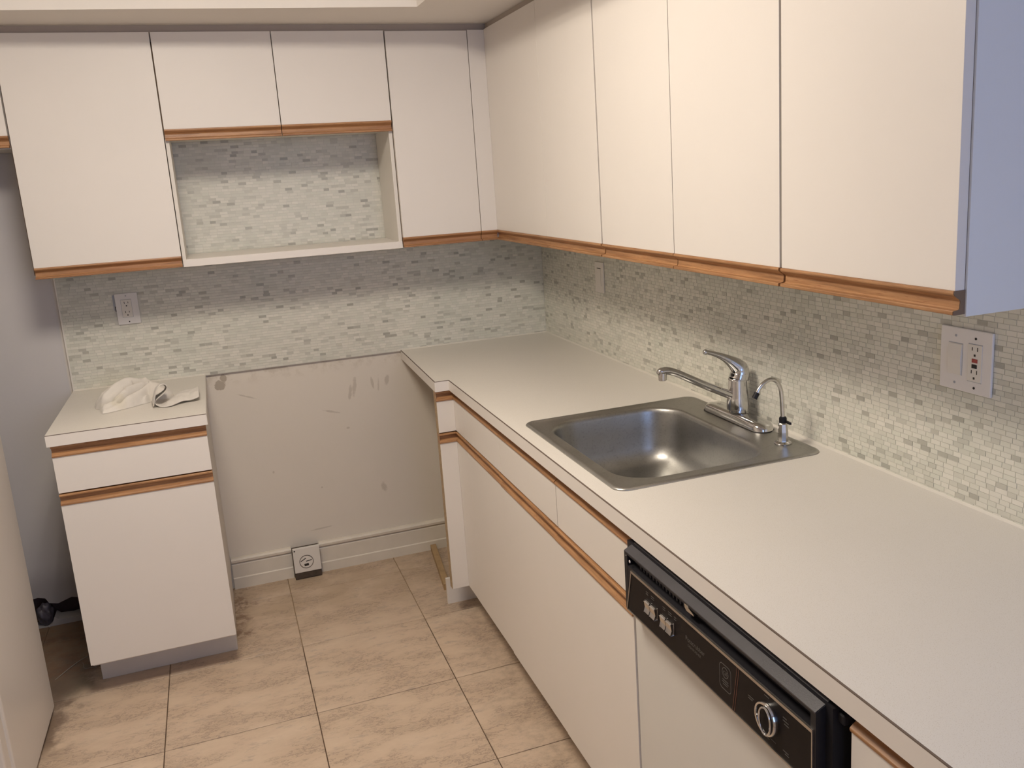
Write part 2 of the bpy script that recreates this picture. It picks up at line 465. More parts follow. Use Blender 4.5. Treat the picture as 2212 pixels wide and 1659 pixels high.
finish('mortar_lump', bm, 'wall', wall_back)
box('cavity_back', -2.26, -1.92, 0.085, 0.099, -0.02, 0.16, 'drywall_hole', wall_back)
struct(box('wall_right', 0.0, 0.10, -4.8, 0.0, -0.05, CEIL + 0.1, 'wall_plain')); wall_right = bpy.data.objects['wall_right']
struct(box('wall_left', -3.05, -2.95, -4.8, 0.0, -0.05, CEIL + 0.1, 'wall_plain'))
# rear wall with a wide window
wr = bmesh.new()
WX0, WX1, WZ0, WZ1 = -1.30, -0.10, 1.00, 2.20
bbox(wr, -3.05, WX0, -4.8, -4.7, -0.05, CEIL + 0.1); bbox(wr, WX1, 0.10, -4.8, -4.7, -0.05, CEIL + 0.1)
bbox(wr, WX0, WX1, -4.8, -4.7, -0.05, WZ0); bbox(wr, WX0, WX1, -4.8, -4.7, WZ1, CEIL + 0.1)
struct(finish('wall_rear', wr, 'wall_plain'))
wf = bmesh.new()
for x in (WX0, (WX0 + WX1) / 2, WX1 - 0.05): bbox(wf, x, x + 0.05, -4.79, -4.74, WZ0, WZ1)
for z in (WZ0, WZ1 - 0.05): bbox(wf, WX0, WX1, -4.79, -4.74, z, z + 0.05)
w1 = struct(finish('window_1', wf, 'white_plastic'))
box('pane', WX0 + 0.05, (WX0 + WX1) / 2, -4.775, -4.770, WZ0 + 0.05, WZ1 - 0.05, 'glass', w1)
box('pane', (WX0 + WX1) / 2 + 0.05, WX1 - 0.05, -4.775, -4.770, WZ0 + 0.05, WZ1 - 0.05, 'glass', w1)

# floor: bed of grout, every tile its own piece
fl = struct(box('floor', -3.05, 0.10, -4.8, 0.10, -0.08, -0.0035, 'floor_grout'))
XE = [-2.947, -2.594, -2.141, -1.6865, -1.2400, -0.7905, -0.3360, 0.0]
YE = [0.0, -0.165, -0.6225, -1.0730, -1.5300, -1.9850, -2.4400, -2.8950, -3.3500, -3.8050, -4.2600, -4.7]
J = 0.0016
tmesh = {}
for i in range(len(XE) - 1):
    for j in range(len(YE) - 1):
        x0, x1, y1, y0 = XE[i] + J, XE[i + 1] - J, YE[j] - J, YE[j + 1] + J
        key = (round(x1 - x0, 3), round(y1 - y0, 3)); cx, cy = (x0 + x1) / 2, (y0 + y1) / 2
        if key not in tmesh:
            bm = bmesh.new(); bbox(bm, x0, x1, y0, y1, -0.006, 0.0, 0.0008)
            o = finish('tile', bm, 'tile', fl, loc=(cx, cy, 0)); tmesh[key] = o
        else:
            o = tmesh[key].copy(); C.objects.link(o); o.parent = fl; o.location = (cx, cy, random.uniform(-0.0005, 0.0002))

# ceiling and the dropped soffit over the wall cabinets
ceiling = struct(box('ceiling', -3.05, 0.10, -4.8, 0.10, CEIL, CEIL + 0.08, 'paint'))
bm = bmesh.new()
prism('', [(-2.95, 0.0), (0.0, 0.0), (0.0, -3.6), (-0.62, -3.6), (-0.62, -0.620), (-2.95, -0.50)], 'z', SOF, CEIL, None, bm=bm)
finish('soffit', bm, 'paint', ceiling)
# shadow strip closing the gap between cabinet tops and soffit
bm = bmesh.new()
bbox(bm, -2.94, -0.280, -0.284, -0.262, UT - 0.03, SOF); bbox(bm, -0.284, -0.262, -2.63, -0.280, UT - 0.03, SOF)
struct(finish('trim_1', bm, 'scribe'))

# baseboard in the cooker gap: board, rounded top, bead
bb = struct(finish('baseboard_back', (lambda b: (prism('', [(0, 0), (-0.016, 0), (-0.016, 0.046), (-0.012, 0.050), (-0.012, 0.104), (-0.009, 0.110), (0, 0.110)], 'x', -1.452, -1.212, None, bm=b),
      prism('', [(0, 0), (-0.016, 0), (-0.016, 0.040), (-0.012, 0.044), (-0.012, 0.104), (-0.009, 0.110), (0, 0.110)], 'x', -1.098, -0.02, None, bm=b), b)[2])(bmesh.new()), 'baseboard'))
for a, b_ in ((-1.452, -1.212), (-1.098, -0.02)):
    bm = bmesh.new(); prism('', [(-0.001, 0.112), (-0.013, 0.112), (-0.018, 0.117), (-0.019, 0.126), (-0.014, 0.133), (-0.001, 0.135)], 'x', a, b_, None, bm=bm)
    finish('cable_moulding', bm, 'baseboard', bb)

# mosaic: rows of small stone strips
ROW, TH = 0.0106, 0.0100
def mosaic(wall, plane, u0, u1, z0, z1, holes, near=None):
    """plane 'y': back wall (u = x); plane 'x': right wall (u = y)"""
    rnd = random.Random(3 if plane == 'x' else 5)
    cells = []
    z = z0 + 0.0006
    while z < z1 - 0.003:
        u = u0 - rnd.uniform(0, 0.02); zt = min(z + TH, z1)
        while u < u1:
            L = rnd.choice((0.0205, 0.0235, 0.0260, 0.0285))
            a, b = max(u, u0), min(u + L, u1)
            if b - a > 0.003 and not any(a < h[1] and b > h[0] and z < h[3] and zt > h[2] for h in holes):
                cells.append((a, b, z, zt, rnd.uniform(-0.0003, 0.0003)))
            u += L + 0.0006
        z += ROW
    def put(bm, c, ox=0, oz=0):
        a, b, z_, zt, d = c; q = 0.0003
        F = -0.0122 + d; B = -0.0040
        pts = [(a, z_, B), (b, z_, B), (b, zt, B), (a, zt, B), (a + q, z_ + q, F), (b - q, z_ + q, F), (b - q, zt - q, F), (a + q, zt - q, F)]
        vs = []
        for u, zz, dd in pts:
            vs.append(bm.verts.new((u, dd, zz) if plane == 'y' else (dd, u, zz)))
        for q_ in ((4, 5, 6, 7), (0, 1, 5, 4), (1, 2, 6, 5), (2, 3, 7, 6), (3, 0, 4, 7)): bm.faces.new([vs[k] for k in q_])
    camp = Vector((-1.364, -3.716, 1.622))
    inv = M.inverted()
    def size(c):
        p = Vector(((c[0] + c[1]) / 2, 0, (c[2] + c[3]) / 2)) if plane == 'y' else Vector((0, (c[0] + c[1]) / 2, (c[2] + c[3]) / 2))
        q = inv @ p
        if q.z > -0.1: return 0
        px = 1106 + 68.5 + F_PX * q.x / -q.z; py = 829.5 - 33.5 - F_PX * q.y / -q.z
        if not (0 < px < 2212 and 0 < py < 1659): return 0
        if (p.z > UB + 0.0 and not (plane == 'y' and -1.45 < p.x < -0.69 and 1.39 < p.z < 1.79)): return 0
        if c[1] - c[0] < 0.02: return 0
        s = abs((c[1] - c[0])) * F_PX / -q.z
        return s * (abs((p - camp).normalized().x) if plane == 'x' else abs((p - camp).normalized().y))
    order = sorted(cells, key=size, reverse=True)[:300]
    pick = set(id(c) for c in order)
    bm = bmesh.new()
    for c in cells:
        if id(c) not in pick: put(bm, c)
    rest = finish('mosaic_tiles', bm, 'mosaic', wall); rest['kind'] = 'stuff'
    shapes = {}
    for c in order:
        cu, cz = (c[0] + c[1]) / 2, (c[2] + c[3]) / 2
        key = (round(c[1] - c[0], 4), round(c[3] - c[2], 4))
        loc = (cu, 0, cz) if plane == 'y' else (0, cu, cz)
        if key not in shapes:
            bm = bmesh.new(); put(bm, (c[0], c[1], c[2], c[3], 0)); o = finish('mosaic_tile', bm, 'mosaic', wall, loc=loc); shapes[key] = o
        else:
            o = shapes[key].copy(); C.objects.link(o); o.parent = wall; o.location = loc
        o.location = Vector(o.location) + (Vector((0, c[4], 0)) if plane == 'y' else Vector((c[4], 0, 0)))

# grout beds
box('mosaic_bed', -1.912, -0.0045, -0.0114, 0.0, CT - 0.004, 1.40, 'grout', wall_back)
box('mosaic_bed', -1.47, -0.66, -0.0114, 0.0, 1.40, 1.815, 'grout', wall_back)
box('mosaic_bed', -0.0114, 0.0, -3.42, -0.0, CT - 0.004, 1.40, 'grout', wall_right)
OL = (-1.724, -1.645, 1.145, 1.262)       # left outlet plate
OR = (-2.457, -2.329, 1.147, 1.272)       # right double plate
OS = (-0.676, -0.602, 1.157, 1.272)       # corner switch plate
mosaic(wall_back, 'y', -1.911, -0.0125, CT - 0.003, 1.398, [(OL[0] - 0.001, OL[1] - 0.006, OL[2] + 0.008, OL[3] - 0.006)])
# niche mosaic continues above
def niche():
    w = bpy.data.objects.new('x', None)
mos_hold = None
def mosaic_niche():
    rnd = random.Random(11); bm = bmesh.new(); z = 1.3985
    while z < 1.812:
        u = -1.462 - rnd.uniform(0, 0.02)
        while u < -0.672:
            L = rnd.choice((0.0205, 0.0235, 0.0260, 0.0285)); a, b = max(u, -1.462), min(u + L, -0.672)
            if b - a > 0.003:
                F = -0.012 + rnd.uniform(-0.0003, 0.0003); q = 0.0003; zt = z + TH
                P = [(a, -0.004, z), (b, -0.004, z), (b, -0.004, zt), (a, -0.004, zt), (a + q, F, z + q), (b - q, F, z + q), (b - q, F, zt - q), (a + q, F, zt - q)]
                vs = [bm.verts.new(p) for p in P]
                for q_ in ((4, 5, 6, 7), (0, 1, 5, 4), (1, 2, 6, 5), (2, 3, 7, 6), (3, 0, 4, 7)): bm.faces.new([vs[k] for k in q_])
            u += L + 0.0006
        z += ROW
    o = finish('mosaic_tiles', bm, 'mosaic', wall_back); o['kind'] = 'stuff'
mosaic_niche()
mosaic(wall_right, 'x', -3.41, -0.0125, CT - 0.003, 1.398, [])
# metal edge strip at the left end of the mosaic, caulk along the worktops
box('tile_edge_strip', -1.9155, -1.9105, -0.0150, 0.0, CT - 0.004, UB, 'ivory_plastic', wall_back)
bm = bmesh.new()
prism('', [(-0.012, CT - 0.001), (-0.0165, CT), (-0.012, CT + 0.005)], 'x', -0.668, -0.012, None, bm=bm)
prism('', [(-0.012, CT - 0.001), (-0.0165, CT), (-0.012, CT + 0.005)], 'x', -1.911, -1.449, None, bm=bm)
finish('caulk_line', bm, 'caulk', wall_back)
bm = bmesh.new()
prism('', [(-0.012, CT - 0.001), (-0.0165, CT), (-0.012, CT + 0.005)], 'y', -3.41, -0.012, None, bm=bm)
finish('caulk_line', bm, 'caulk', wall_right)

# ================================================================= CABINETRY
# finger-pull profile: (out from the door back, height) - lip on top, dark groove, round lower bead
def pull_profile(h, thick=0.0225):
    T = thick; N = T - 0.0125
    q = [(0, 0), (T - 0.001, 0), (T, 0.03), (T, 0.15), (T - 0.001, 0.18), (N + 0.002, 0.20), (N, 0.25), (N - 0.0005, 0.42), (N - 0.0010, 0.54), (N + 0.0010, 0.63), (T - 0.007, 0.70), (T - 0.003, 0.78), (T - 0.0005, 0.84), (T, 0.90), (T - 0.001, 1.0), (0, 1.0)]
    return [(a, b * h) for a, b in q]
def pull(parent, side, fixed, a, b, z0, h=0.038, push=0.0):
    # the same moulding stands upside down on drawers and doors of the base cabinets (h = 0.036)
    """side 'b': on a front facing -y (fixed = y of door back), runs in x; side 'r': facing -x, runs in y"""
    pr = pull_profile(h)
    if h < 0.037: pr = [(o, h - z) for o, z in reversed(pr)]
    bm = bmesh.new()
    pts = [(fixed - push - o, z0 + z) for o, z in pr]
    prism('', pts, 'x' if side == 'b' else 'y', a, b, None, bm=bm)
    return finish('pull_rail', bm, 'oak_x' if side == 'b' else 'oak_y', parent)
def slab(name, side, fixed, a, b, z0, z1, parent, mat='laminate', push=0.0, thick=0.019):
    if side == 'b': return box(name, a, b, fixed - push - thick, fixed - push, z0, z1, mat, parent, 0.0004)
    return box(name, fixed - push - thick, fixed - push, a, b, z0, z1, mat, parent, 0.0004)

YD = -0.281      # back of the doors on the back-wall run (front at -0.300)
G = 0.0016
# tall wall cabinet on the left
t = thing('wall_cabinet', (-1.693, -0.14, UB), 'tall single-door white wall cabinet with oak rail, above the duplex wall outlet', 'cabinet')
box('body', -1.923, -1.4635, YD, -0.016, UB + 0.010, SOF - 0.004, 'laminate_inner', t)
box('gap_shade_strip', -1.9290, -1.4627, YD - 0.0006, YD + 0.001, UB + 0.012, SOF - 0.03, 'gap', t)  # thin strip behind the doors, shade of the gaps put into its colour
d = slab('door', 'b', YD - 0.001, -1.924, -1.463, UB + 0.038, UT, t)
pull(d, 'b', YD - 0.001, -1.924, -1.463, UB)
# cabinet over the refrigerator alcove
t = thing('wall_cabinet', (-2.43, -0.14, 1.793), 'short white wall cabinet over the refrigerator alcove, cut by the left edge of the photo', 'cabinet')
box('body', -2.938, -1.9275, YD, -0.002, 1.790, SOF - 0.004, 'laminate_inner', t)
for a, b in ((-2.936, -2.434), (-2.430, -1.930)):
    d = slab('door', 'b', YD - 0.001, a, b, 1.831, UT, t); pull(d, 'b', YD - 0.001, a, b, 1.793)
# pair of short doors over an open niche with shelf
t = thing('niche_cabinet', (-1.067, -0.14, UB), 'white wall cabinet with two short doors above an open tiled niche and thin shelf', 'cabinet')
box('body', -1.4585, -0.6745, YD, -0.016, 1.800, SOF - 0.004, 'laminate_inner', t)
for a, b in ((-1.4585, -1.0725), (-1.0695, -0.6765)):
    d = slab('door', 'b', YD - 0.001, a, b, 1.831, UT, t); pull(d, 'b', YD - 0.001, a, b, 1.793)
box('gap_shade_strip', -1.4625, -0.6732, YD - 0.0006, YD + 0.001, 1.802, SOF - 0.03, 'gap', t)
bm = bmesh.new(); bbox(bm, -1.4605, -1.4480, YD - 0.006, -0.016, UB + 0.004, 1.800, 0.0008)
finish('side_panel', bm, 'laminate_inner', t)
bm = bmesh.new(); bbox(bm, -0.6880, -0.6745, YD - 0.006, -0.016, UB + 0.004, 1.800, 0.0008)
finish('side_panel', bm, 'laminate_inner', t)
box('shelf', -1.4595, -0.6750, YD - 0.012, -0.016, UB - 0.002, UB + 0.024, 'laminate', t, 0.001)
# corner: one door and a filler on the back wall
t = thing('wall_cabinet', (-0.48, -0.14, UB), 'white wall cabinet right of the tiled niche with one narrow door and corner filler', 'cabinet')
box('body', -0.6715, -0.2850, YD, -0.016, UB + 0.010, SOF - 0.004, 'laminate_inner', t)
d = slab('door', 'b', YD - 0.001, -0.6715, -0.3635, UB + 0.038, UT - 0.002, t)
pull(d, 'b', YD - 0.001, -0.6715, -0.3635, UB)
d = slab('filler', 'b', YD - 0.001, -0.3610, -0.2960, UB + 0.038, UT, t)
pull(d, 'b', YD - 0.001, -0.3610, -0.2960, UB)
box('gap_shade_strip', -0.6730, -0.2950, YD - 0.0006, YD + 0.001, UB + 0.012, SOF - 0.03, 'gap', t)
# right-wall run
XD = -0.276      # back of doors, front at -0.295
def upper_r(label, ya, yb, doors, end=False):
    t = thing('wall_cabinet', (-0.14, (ya + yb) / 2, UB), label, 'cabinet')
    box('body', XD, -0.016, yb + 0.004, ya - 0.004, UB + 0.010, SOF - 0.004, 'laminate_inner', t)
    box('gap_shade_strip', XD - 0.0006, XD + 0.001, yb + 0.002, ya - 0.002, UB + 0.012, SOF - 0.03, 'gap', t)
    for k, (a, b, nm) in enumerate(doors):
        d = slab(nm, 'r', XD - 0.001, b, a, UB + 0.038, UT + 0.002, t)
        pull(d, 'r', XD - 0.001, b, a if nm == 'door' else -0.2820, UB)
    return t
upper_r('white wall cabinet on the right wall nearest the room corner, blank panel and door', -0.300, -1.305,
        [(-0.3005, -0.859, 'corner_panel'), (-0.8605, -1.3035, 'door')])
upper_r('white two-door wall cabinet in the middle of the right wall, above the sink', -1.309, -2.182, [(-1.3125, -1.7405, 'door'), (-1.7435, -2.1815, 'door')])
t = upper_r('white single-door wall cabinet with bluish end panel, nearest the camera', -2.186, -2.642, [(-2.1885, -2.6405, 'door')])
box('end_panel', XD - 0.0, -0.016, -2.6445, -2.6385, UB - 0.004, SOF - 0.004, 'end_panel', t, 0.0005)
bm = bmesh.new()
prism('', [(XD - o, UB + z) for o, z in pull_profile(0.038)], 'y', -2.6415, -2.6405, None, bm=bm)
finish('rail_end_grain', bm, 'gap', t)

# ---- left base cabinet
FY = -0.653       # back of door fronts (front at -0.660)
t = thing('base_cabinet', (-1.68, -0.33, 0), 'narrow white base cabinet standing alone at the left, one drawer over one door', 'cabinet')
box('body', -1.905, -1.456, FY + 0.001, -0.002, 0.112, CU - 0.001, 'laminate_side', t, 0.001)
box('plinth', -1.903, -1.459, -0.540, -0.06, 0.0, 0.113, 'toe', t, 0.001)
box('gap_shade_strip', -1.903, -1.458, FY, FY + 0.0015, 0.14, CU - 0.002, 'gap', t)
d = slab('drawer', 'b', FY, -1.908, -1.4535, 0.7220, 0.8395, t); pull(d, 'b', FY, -1.908, -1.4535, 0.8395, 0.036)
d = slab('door', 'b', FY, -1.908, -1.4535, 0.1245, 0.6815, t); pull(d, 'b', FY, -1.908, -1.4535, 0.6815, 0.036)

# ---- left worktop
def worktop_edge(bm_edge, bm_seam, p, q, inward):
    """vertical laminate edge between p and q with a thin dark seam under the top sheet"""
    pass
t = thing('countertop', (-1.68, -0.35, CU), 'small white laminate countertop on the narrow left base cabinet, under the cloths', 'countertop')
box('slab', -1.9160, -1.4475, -0.6795, -0.0125, CU, CT, 'counter', t)
box('front_edge', -1.9162, -1.4473, -0.6820, -0.6795, CU, CT - 0.0019, 'laminate', t)
box('edge_seam', -1.9162, -1.4473, -0.6821, -0.6794, CT - 0.0019, CT - 0.0002, 'seam', t)
# dull aluminium edge towards the cooker gap
box('side_edge', -1.4473, -1.4458, -0.6800, -0.0125, CU, CT - 0.0006, 'laminate_side', t)

# ---- right L worktop with sink opening
SX0, SX1, SY0, SY1 = -0.592, -0.042, -2.000, -1.357
t = thing('countertop', (-0.33, -1.7, CU), 'long white laminate countertop along the right wall carrying the sink', 'countertop')
bm = bmesh.new()
outer = [(-0.0125, -0.0125), (-0.6670, -0.0125), (-0.6845, -0.6800), (-0.6340, -0.6800), (-0.6340, -3.45), (-0.0125, -3.45)]
hole = rrect(SX0 + 0.012, SX1 - 0.012, SY0 + 0.012, SY1 - 0.012, 0.03, 5)
holed(bm, outer, [hole], CU, CT)
finish('slab', bm, 'counter', t)
bm = bmesh.new(); bs = bmesh.new()
def edge_strip(p, q, nx, ny, th=0.0030):
    for b, z0, z1, e in ((bm, CU - 0.0005, CT - 0.0019, 0.0), (bs, CT - 0.0019, CT - 0.0002, 0.0001)):
        pts = [(p[0], p[1]), (q[0], q[1]), (q[0] + nx * (th + e), q[1] + ny * (th + e)), (p[0] + nx * (th + e), p[1] + ny * (th + e))]
        prism('', pts, 'z', z0, z1, None, bm=b)
edge_strip((-0.6670, -0.0125), (-0.6845, -0.6822), -1, 0)
edge_strip((-0.6867, -0.6800), (-0.6362, -0.6800), 0, -1)
edge_strip((-0.6340, -0.6822), (-0.6340, -3.45), -1, 0)
edge_strip((-0.6362, -3.45), (-0.0125, -3.45), 0, -1)
finish('front_edge', bm, 'laminate', t); finish('edge_seam', bs, 'seam', t)

# ---- right base run
FX = -0.603       # back of fronts on the right run, faces at -0.612
ZD0, ZD1 = 0.7240, 0.8400      # drawer fronts
ZB0, ZB1 = 0.1180, 0.6840      # doors
t = thing('base_cabinet', (-0.40, -0.90, 0), 'white base cabinet with narrow return panel, at the cooker-gap end of the right run', 'cabinet')
box('body', FX + 0.002, -0.016, -1.203, -0.700, 0.108, CU - 0.001, 'laminate_inner', t)
box('gap_shade_strip', FX + 0.0003, FX + 0.0018, -1.204, -0.660, 0.125, CU - 0.001, 'gap', t)
box('plinth', -0.555, -0.03, -1.204, -0.554, 0.0, 0.107, 'toe', t)
# return facing the camera, beside the cooker gap
for z0, z1 in ((ZB0, ZB1), (ZD0, ZD1)):
    box('return_panel', -0.6845, -0.6220, -0.6760, -0.6570, z0, z1, 'laminate', t, 0.0003)
box('return_backing', -0.6840, -0.5750, -0.6565, -0.6430, ZB0, CU - 0.001, 'edge_brown', t)
box('raw_edge', -0.6857, -0.6846, -0.6755, -0.6430, ZB0, CU - 0.001, 'edge_brown', t)
pull(t, 'b', -0.6570, -0.6863, -0.6035, ZD1, 0.036); pull(t, 'b', -0.6570, -0.6863, -0.6035, ZB1, 0.036)
box('toe_return', -0.6805, -0.5560, -0.552, -0.538, 0.0, 0.104, 'laminate', t)
for z0, z1 in ((ZD0, ZD1), (ZB0, ZB1)):
    ys = -0.7990 if z0 > 0.5 else -0.8200
    d = slab('filler', 'r', FX, ys, -0.6762, z0, z1, t); pull(d, 'r', FX, ys, -0.6600, z1, 0.036)
    d = slab('drawer' if z0 > 0.5 else 'door', 'r', FX, -1.2035, ys - 0.0006, z0, z1, t); pull(d, 'r', FX, -1.2035, ys - 0.0012, z1, 0.036)
t = thing('base_cabinet', (-0.40, -1.66, 0), 'white base cabinet under the sink with two false drawer fronts and two doors', 'cabinet')
bm = bmesh.new()
bbox(bm, FX + 0.002, -0.016, -1.221, -1.205, 0.108, CU - 0.001); bbox(bm, FX + 0.002, -0.016, -2.122, -2.106, 0.108, CU - 0.001)
bbox(bm, FX + 0.002, -0.016, -2.122, -1.205, 0.108, 0.124); bbox(bm, -0.022, -0.016, -2.122, -1.205, 0.108, CU - 0.001)
finish('body', bm, 'laminate_inner', t)
box('gap_shade_strip', FX + 0.0003, FX + 0.014, -1.692, -1.660, 0.125, CU - 0.001, 'gap', t)
box('gap_shade_strip', FX + 0.0003, FX + 0.014, -2.122, -1.205, 0.700, 0.730, 'gap', t)
box('plinth', -0.555, -0.10, -2.122, -1.205, 0.0, 0.107, 'toe', t)
for a, b in ((-1.6800, -1.2055), (-2.1250, -1.6835)):
    d = slab('false_drawer_front', 'r', FX, a, b, ZD0, ZD1, t); pull(d, 'r', FX, a, b, ZD1, 0.036)
for a, b, p in ((-1.6690, -1.2055, 0.002), (-2.1250, -1.6705, 0.003)):
    d = slab('door', 'r', FX, a, b, ZB0, ZB1, t, push=p); pull(d, 'r', FX, a, b, ZB1, 0.036, p)
t = thing('base_cabinet', (-0.40, -3.12, 0), 'white base cabinet with oak rail just past the dishwasher, at the bottom edge', 'cabinet')
box('body', FX + 0.001, -0.016, -3.425, -2.815, 0.108, CU - 0.001, 'laminate_inner', t)
box('plinth', -0.545, -0.03, -3.420, -2.815, 0.0, 0.107, 'toe', t)
d = slab('drawer', 'r', FX, -3.424, -2.815, ZD0, ZD1, t); pull(d, 'r', FX, -3.424, -2.815, ZD1, 0.036)
d = slab('door', 'r', FX, -3.424, -2.815, ZB0, ZB1, t); pull(d, 'r', FX, -3.424, -2.815, ZB1, 0.036)

# ================================================================= DISHWASHER
t = thing('dishwasher', (-0.35, -2.46, 0), 'built-in dishwasher with white door and black control panel with chrome dial', 'dishwasher')
DY0, DY1 = -2.810, -2.129
box('tub', FX + 0.012, -0.05, DY0 + 0.008, DY1 - 0.008, 0.10, CU - 0.012, 'gap', t)
box('door', -0.6220, FX + 0.008, DY0 + 0.004, DY1 + 0.0015, 0.130, 0.735, 'dw_door', t, 0.0015)
box('kick_panel', -0.560, -0.53, DY0 + 0.010, DY1 - 0.010, 0.0, 0.120, 'black_plastic', t)
PXF = -0.652; PY0, PY1 = -2.777, -2.151
bm = bmesh.new()
zb = 0.716
# shell: bevelled top, deep pocket for the handle, face below
bbox(bm, -0.636, -0.600, PY0 - 0.016, PY1 + 0.018, zb + 0.002, 0.864)
prof = [(-0.600, 0.868), (-0.622, 0.868), (PXF - 0.0005, 0.852), (PXF - 0.0005, 0.847), (-0.632, 0.845), (-0.628, 0.836), (-0.632, 0.826), (PXF, 0.824), (PXF, zb + 0.008), (PXF + 0.006, zb), (-0.600, zb)]
prism('', prof, 'y', PY0 + 0.012, PY1 - 0.014, None, bm=bm)
cap = [(-0.600, 0.868), (-0.622, 0.868), (PXF - 0.0005, 0.852), (PXF - 0.0005, zb + 0.008), (PXF + 0.006, zb), (-0.600, zb)]
prism('', cap, 'y', PY0, PY0 + 0.012, None, bm=bm); prism('', cap, 'y', PY1 - 0.014, PY1, None, bm=bm)
panel = finish('control_panel', bm, 'black_plastic', t)
# lighter grey bevel on top
bm = bmesh.new()
prism('', [(-0.6215, 0.8690), (PXF - 0.0010, 0.8535), (PXF - 0.0012, 0.8515), (-0.6215, 0.8665)], 'y', PY0 + 0.001, PY1 - 0.003, None, bm=bm)
finish('top_bevel', bm, 'black_grey', panel)
box('corner_block', -0.628, -0.605, PY0 - 0.030, PY0 - 0.0005, 0.842, 0.858, 'black_plastic', panel, 0.002)
# ribs of the vent at the left end of the handle pocket
bm = bmesh.new()
for k in range(15):
    y = PY1 - 0.050 - k * 0.0135
    bbox(bm, -0.640, -0.630, y - 0.003, y + 0.003, 0.8265, 0.8450)
finish('vent_ribs', bm, 'black_grey', panel)
# fascia with bright trim
FY0, FY1 = PY0 + 0.006, PY1 - 0.036
bm = bmesh.new()
v = [(FY1, 0.817), (FY0, 0.822), (FY0, 0.731), (FY1 + 0.030, 0.727)]
def onface(pts, x0, x1, bm):
    prism('', [(y, z) for y, z in pts], 'x', x0, x1, None, bm=bm)
onface([(FY1, 0.8170), (FY0, 0.8195), (FY0, 0.7300), (FY1 + 0.026, 0.7265)], PXF - 0.0012, PXF + 0.001, bm)
finish('fascia', bm, 'black_glass', panel)
def bar_yz(bm, a, b, w, x0, x1):
    a, b = Vector(a), Vector(b); dvec = (b - a).normalized(); n = Vector((-dvec.y, dvec.x)) * w / 2
    onface([(a + n)[:], (b + n)[:], (b - n)[:], (a - n)[:]], x0, x1, bm)
bm = bmesh.new()
bar_yz(bm, (FY1 + 0.003, 0.8185), (FY0 - 0.001, 0.8210), 0.0052, PXF - 0.0034, PXF + 0.001)
bar_yz(bm, (FY1 + 0.028, 0.7255), (FY0 - 0.001, 0.7290), 0.0030, PXF - 0.0030, PXF + 0.001)
bar_yz(bm, (FY1 + 0.001, 0.8200), (FY1 + 0.0275, 0.7250), 0.0028, PXF - 0.0030, PXF + 0.001)
bar_yz(bm, (FY0, 0.8200), (FY0, 0.7285), 0.0022, PXF - 0.0030, PXF + 0.001)
finish('chrome_trim', bm, 'trim_metal', panel)
bm = bmesh.new()
bar_yz(bm, (-2.5755, 0.8155), (-2.5600, 0.7295), 0.0012, PXF - 0.0018, PXF)
finish('copper_line', bm, 'copper', panel)
bm = bmesh.new(); bar_yz(bm, (-2.5810, 0.8155), (-2.5655, 0.7295), 0.0012, PXF - 0.0018, PXF)
finish('copper_line', bm, 'copper', panel)
# four rocker buttons in two pairs
def button(y):
    bm = bmesh.new()
    prism('', [(PXF - 0.001, 0.764), (PXF - 0.009, 0.7645), (PXF - 0.0065, 0.7740), (PXF - 0.0085, 0.7860), (PXF - 0.006, 0.7885), (PXF - 0.001, 0.7890)], 'y', y - 0.0098, y + 0.0098, None, bm=bm)
    bmesh.ops.bevel(bm, geom=[e for e in bm.edges], offset=0.0008, segments=2, affect='EDGES')
    return finish('button', bm, 'chrome_dull', panel, True)
for y in (-2.2620, -2.2850, -2.3270, -2.3500): button(y)
# small prints above the buttons
bm = bmesh.new()
for y, w in ((-2.248, .010), (-2.270, .012), (-2.318, .010), (-2.340, .013), (-2.362, .008)):
    for z in (0.7990, 0.8035): bar_yz(bm, (y, z), (y - w, z), 0.0010, PXF - 0.0016, PXF)
for y, z, w in ((-2.607, 0.7840, 0.016), (-2.607, 0.7800, 0.012), (-2.700, 0.8010, 0.010), (-2.700, 0.7960, 0.014), (-2.703, 0.7910, 0.012), (-2.652, 0.8105, 0.012), (-2.668, 0.7440, 0.014), (-2.655, 0.7400, 0.010), (-2.700, 0.7450, 0.014), (-2.705, 0.7410, 0.010)):
    bar_yz(bm, (y, z), (y - w, z), 0.0011, PXF - 0.0016, PXF)
finish('small_print', bm, 'print', panel)['kind'] = 'stuff'
def text(s, y, z, size, mat, parent, name):
    cu = bpy.data.curves.new('txt', 'FONT'); cu.body = s; cu.size = size; cu.extrude = 0.0; cu.align_x = 'LEFT'
    ob = bpy.data.objects.new('txt', cu); C.objects.link(ob)
    me = bpy.data.meshes.new_from_object(ob.evaluated_get(bpy.context.evaluated_depsgraph_get()))
    bpy.data.objects.remove(ob)
    off = wloc(parent)
    for v_ in me.vertices:
        a, b = v_.co.x, v_.co.y; v_.co = Vector((PXF - 0.0016, y - a, z + b)) - off
    me.flip_normals()
    me.materials.append(MAT[mat]); o = bpy.data.objects.new(name, me); C.objects.link(o); o.parent = parent
    return o
text('Potscrubber', -2.404, 0.7790, 0.0135, 'print', panel, 'lettering')
text('DISHWASHER', -2.412, 0.7690, 0.0075, 'print', panel, 'lettering')
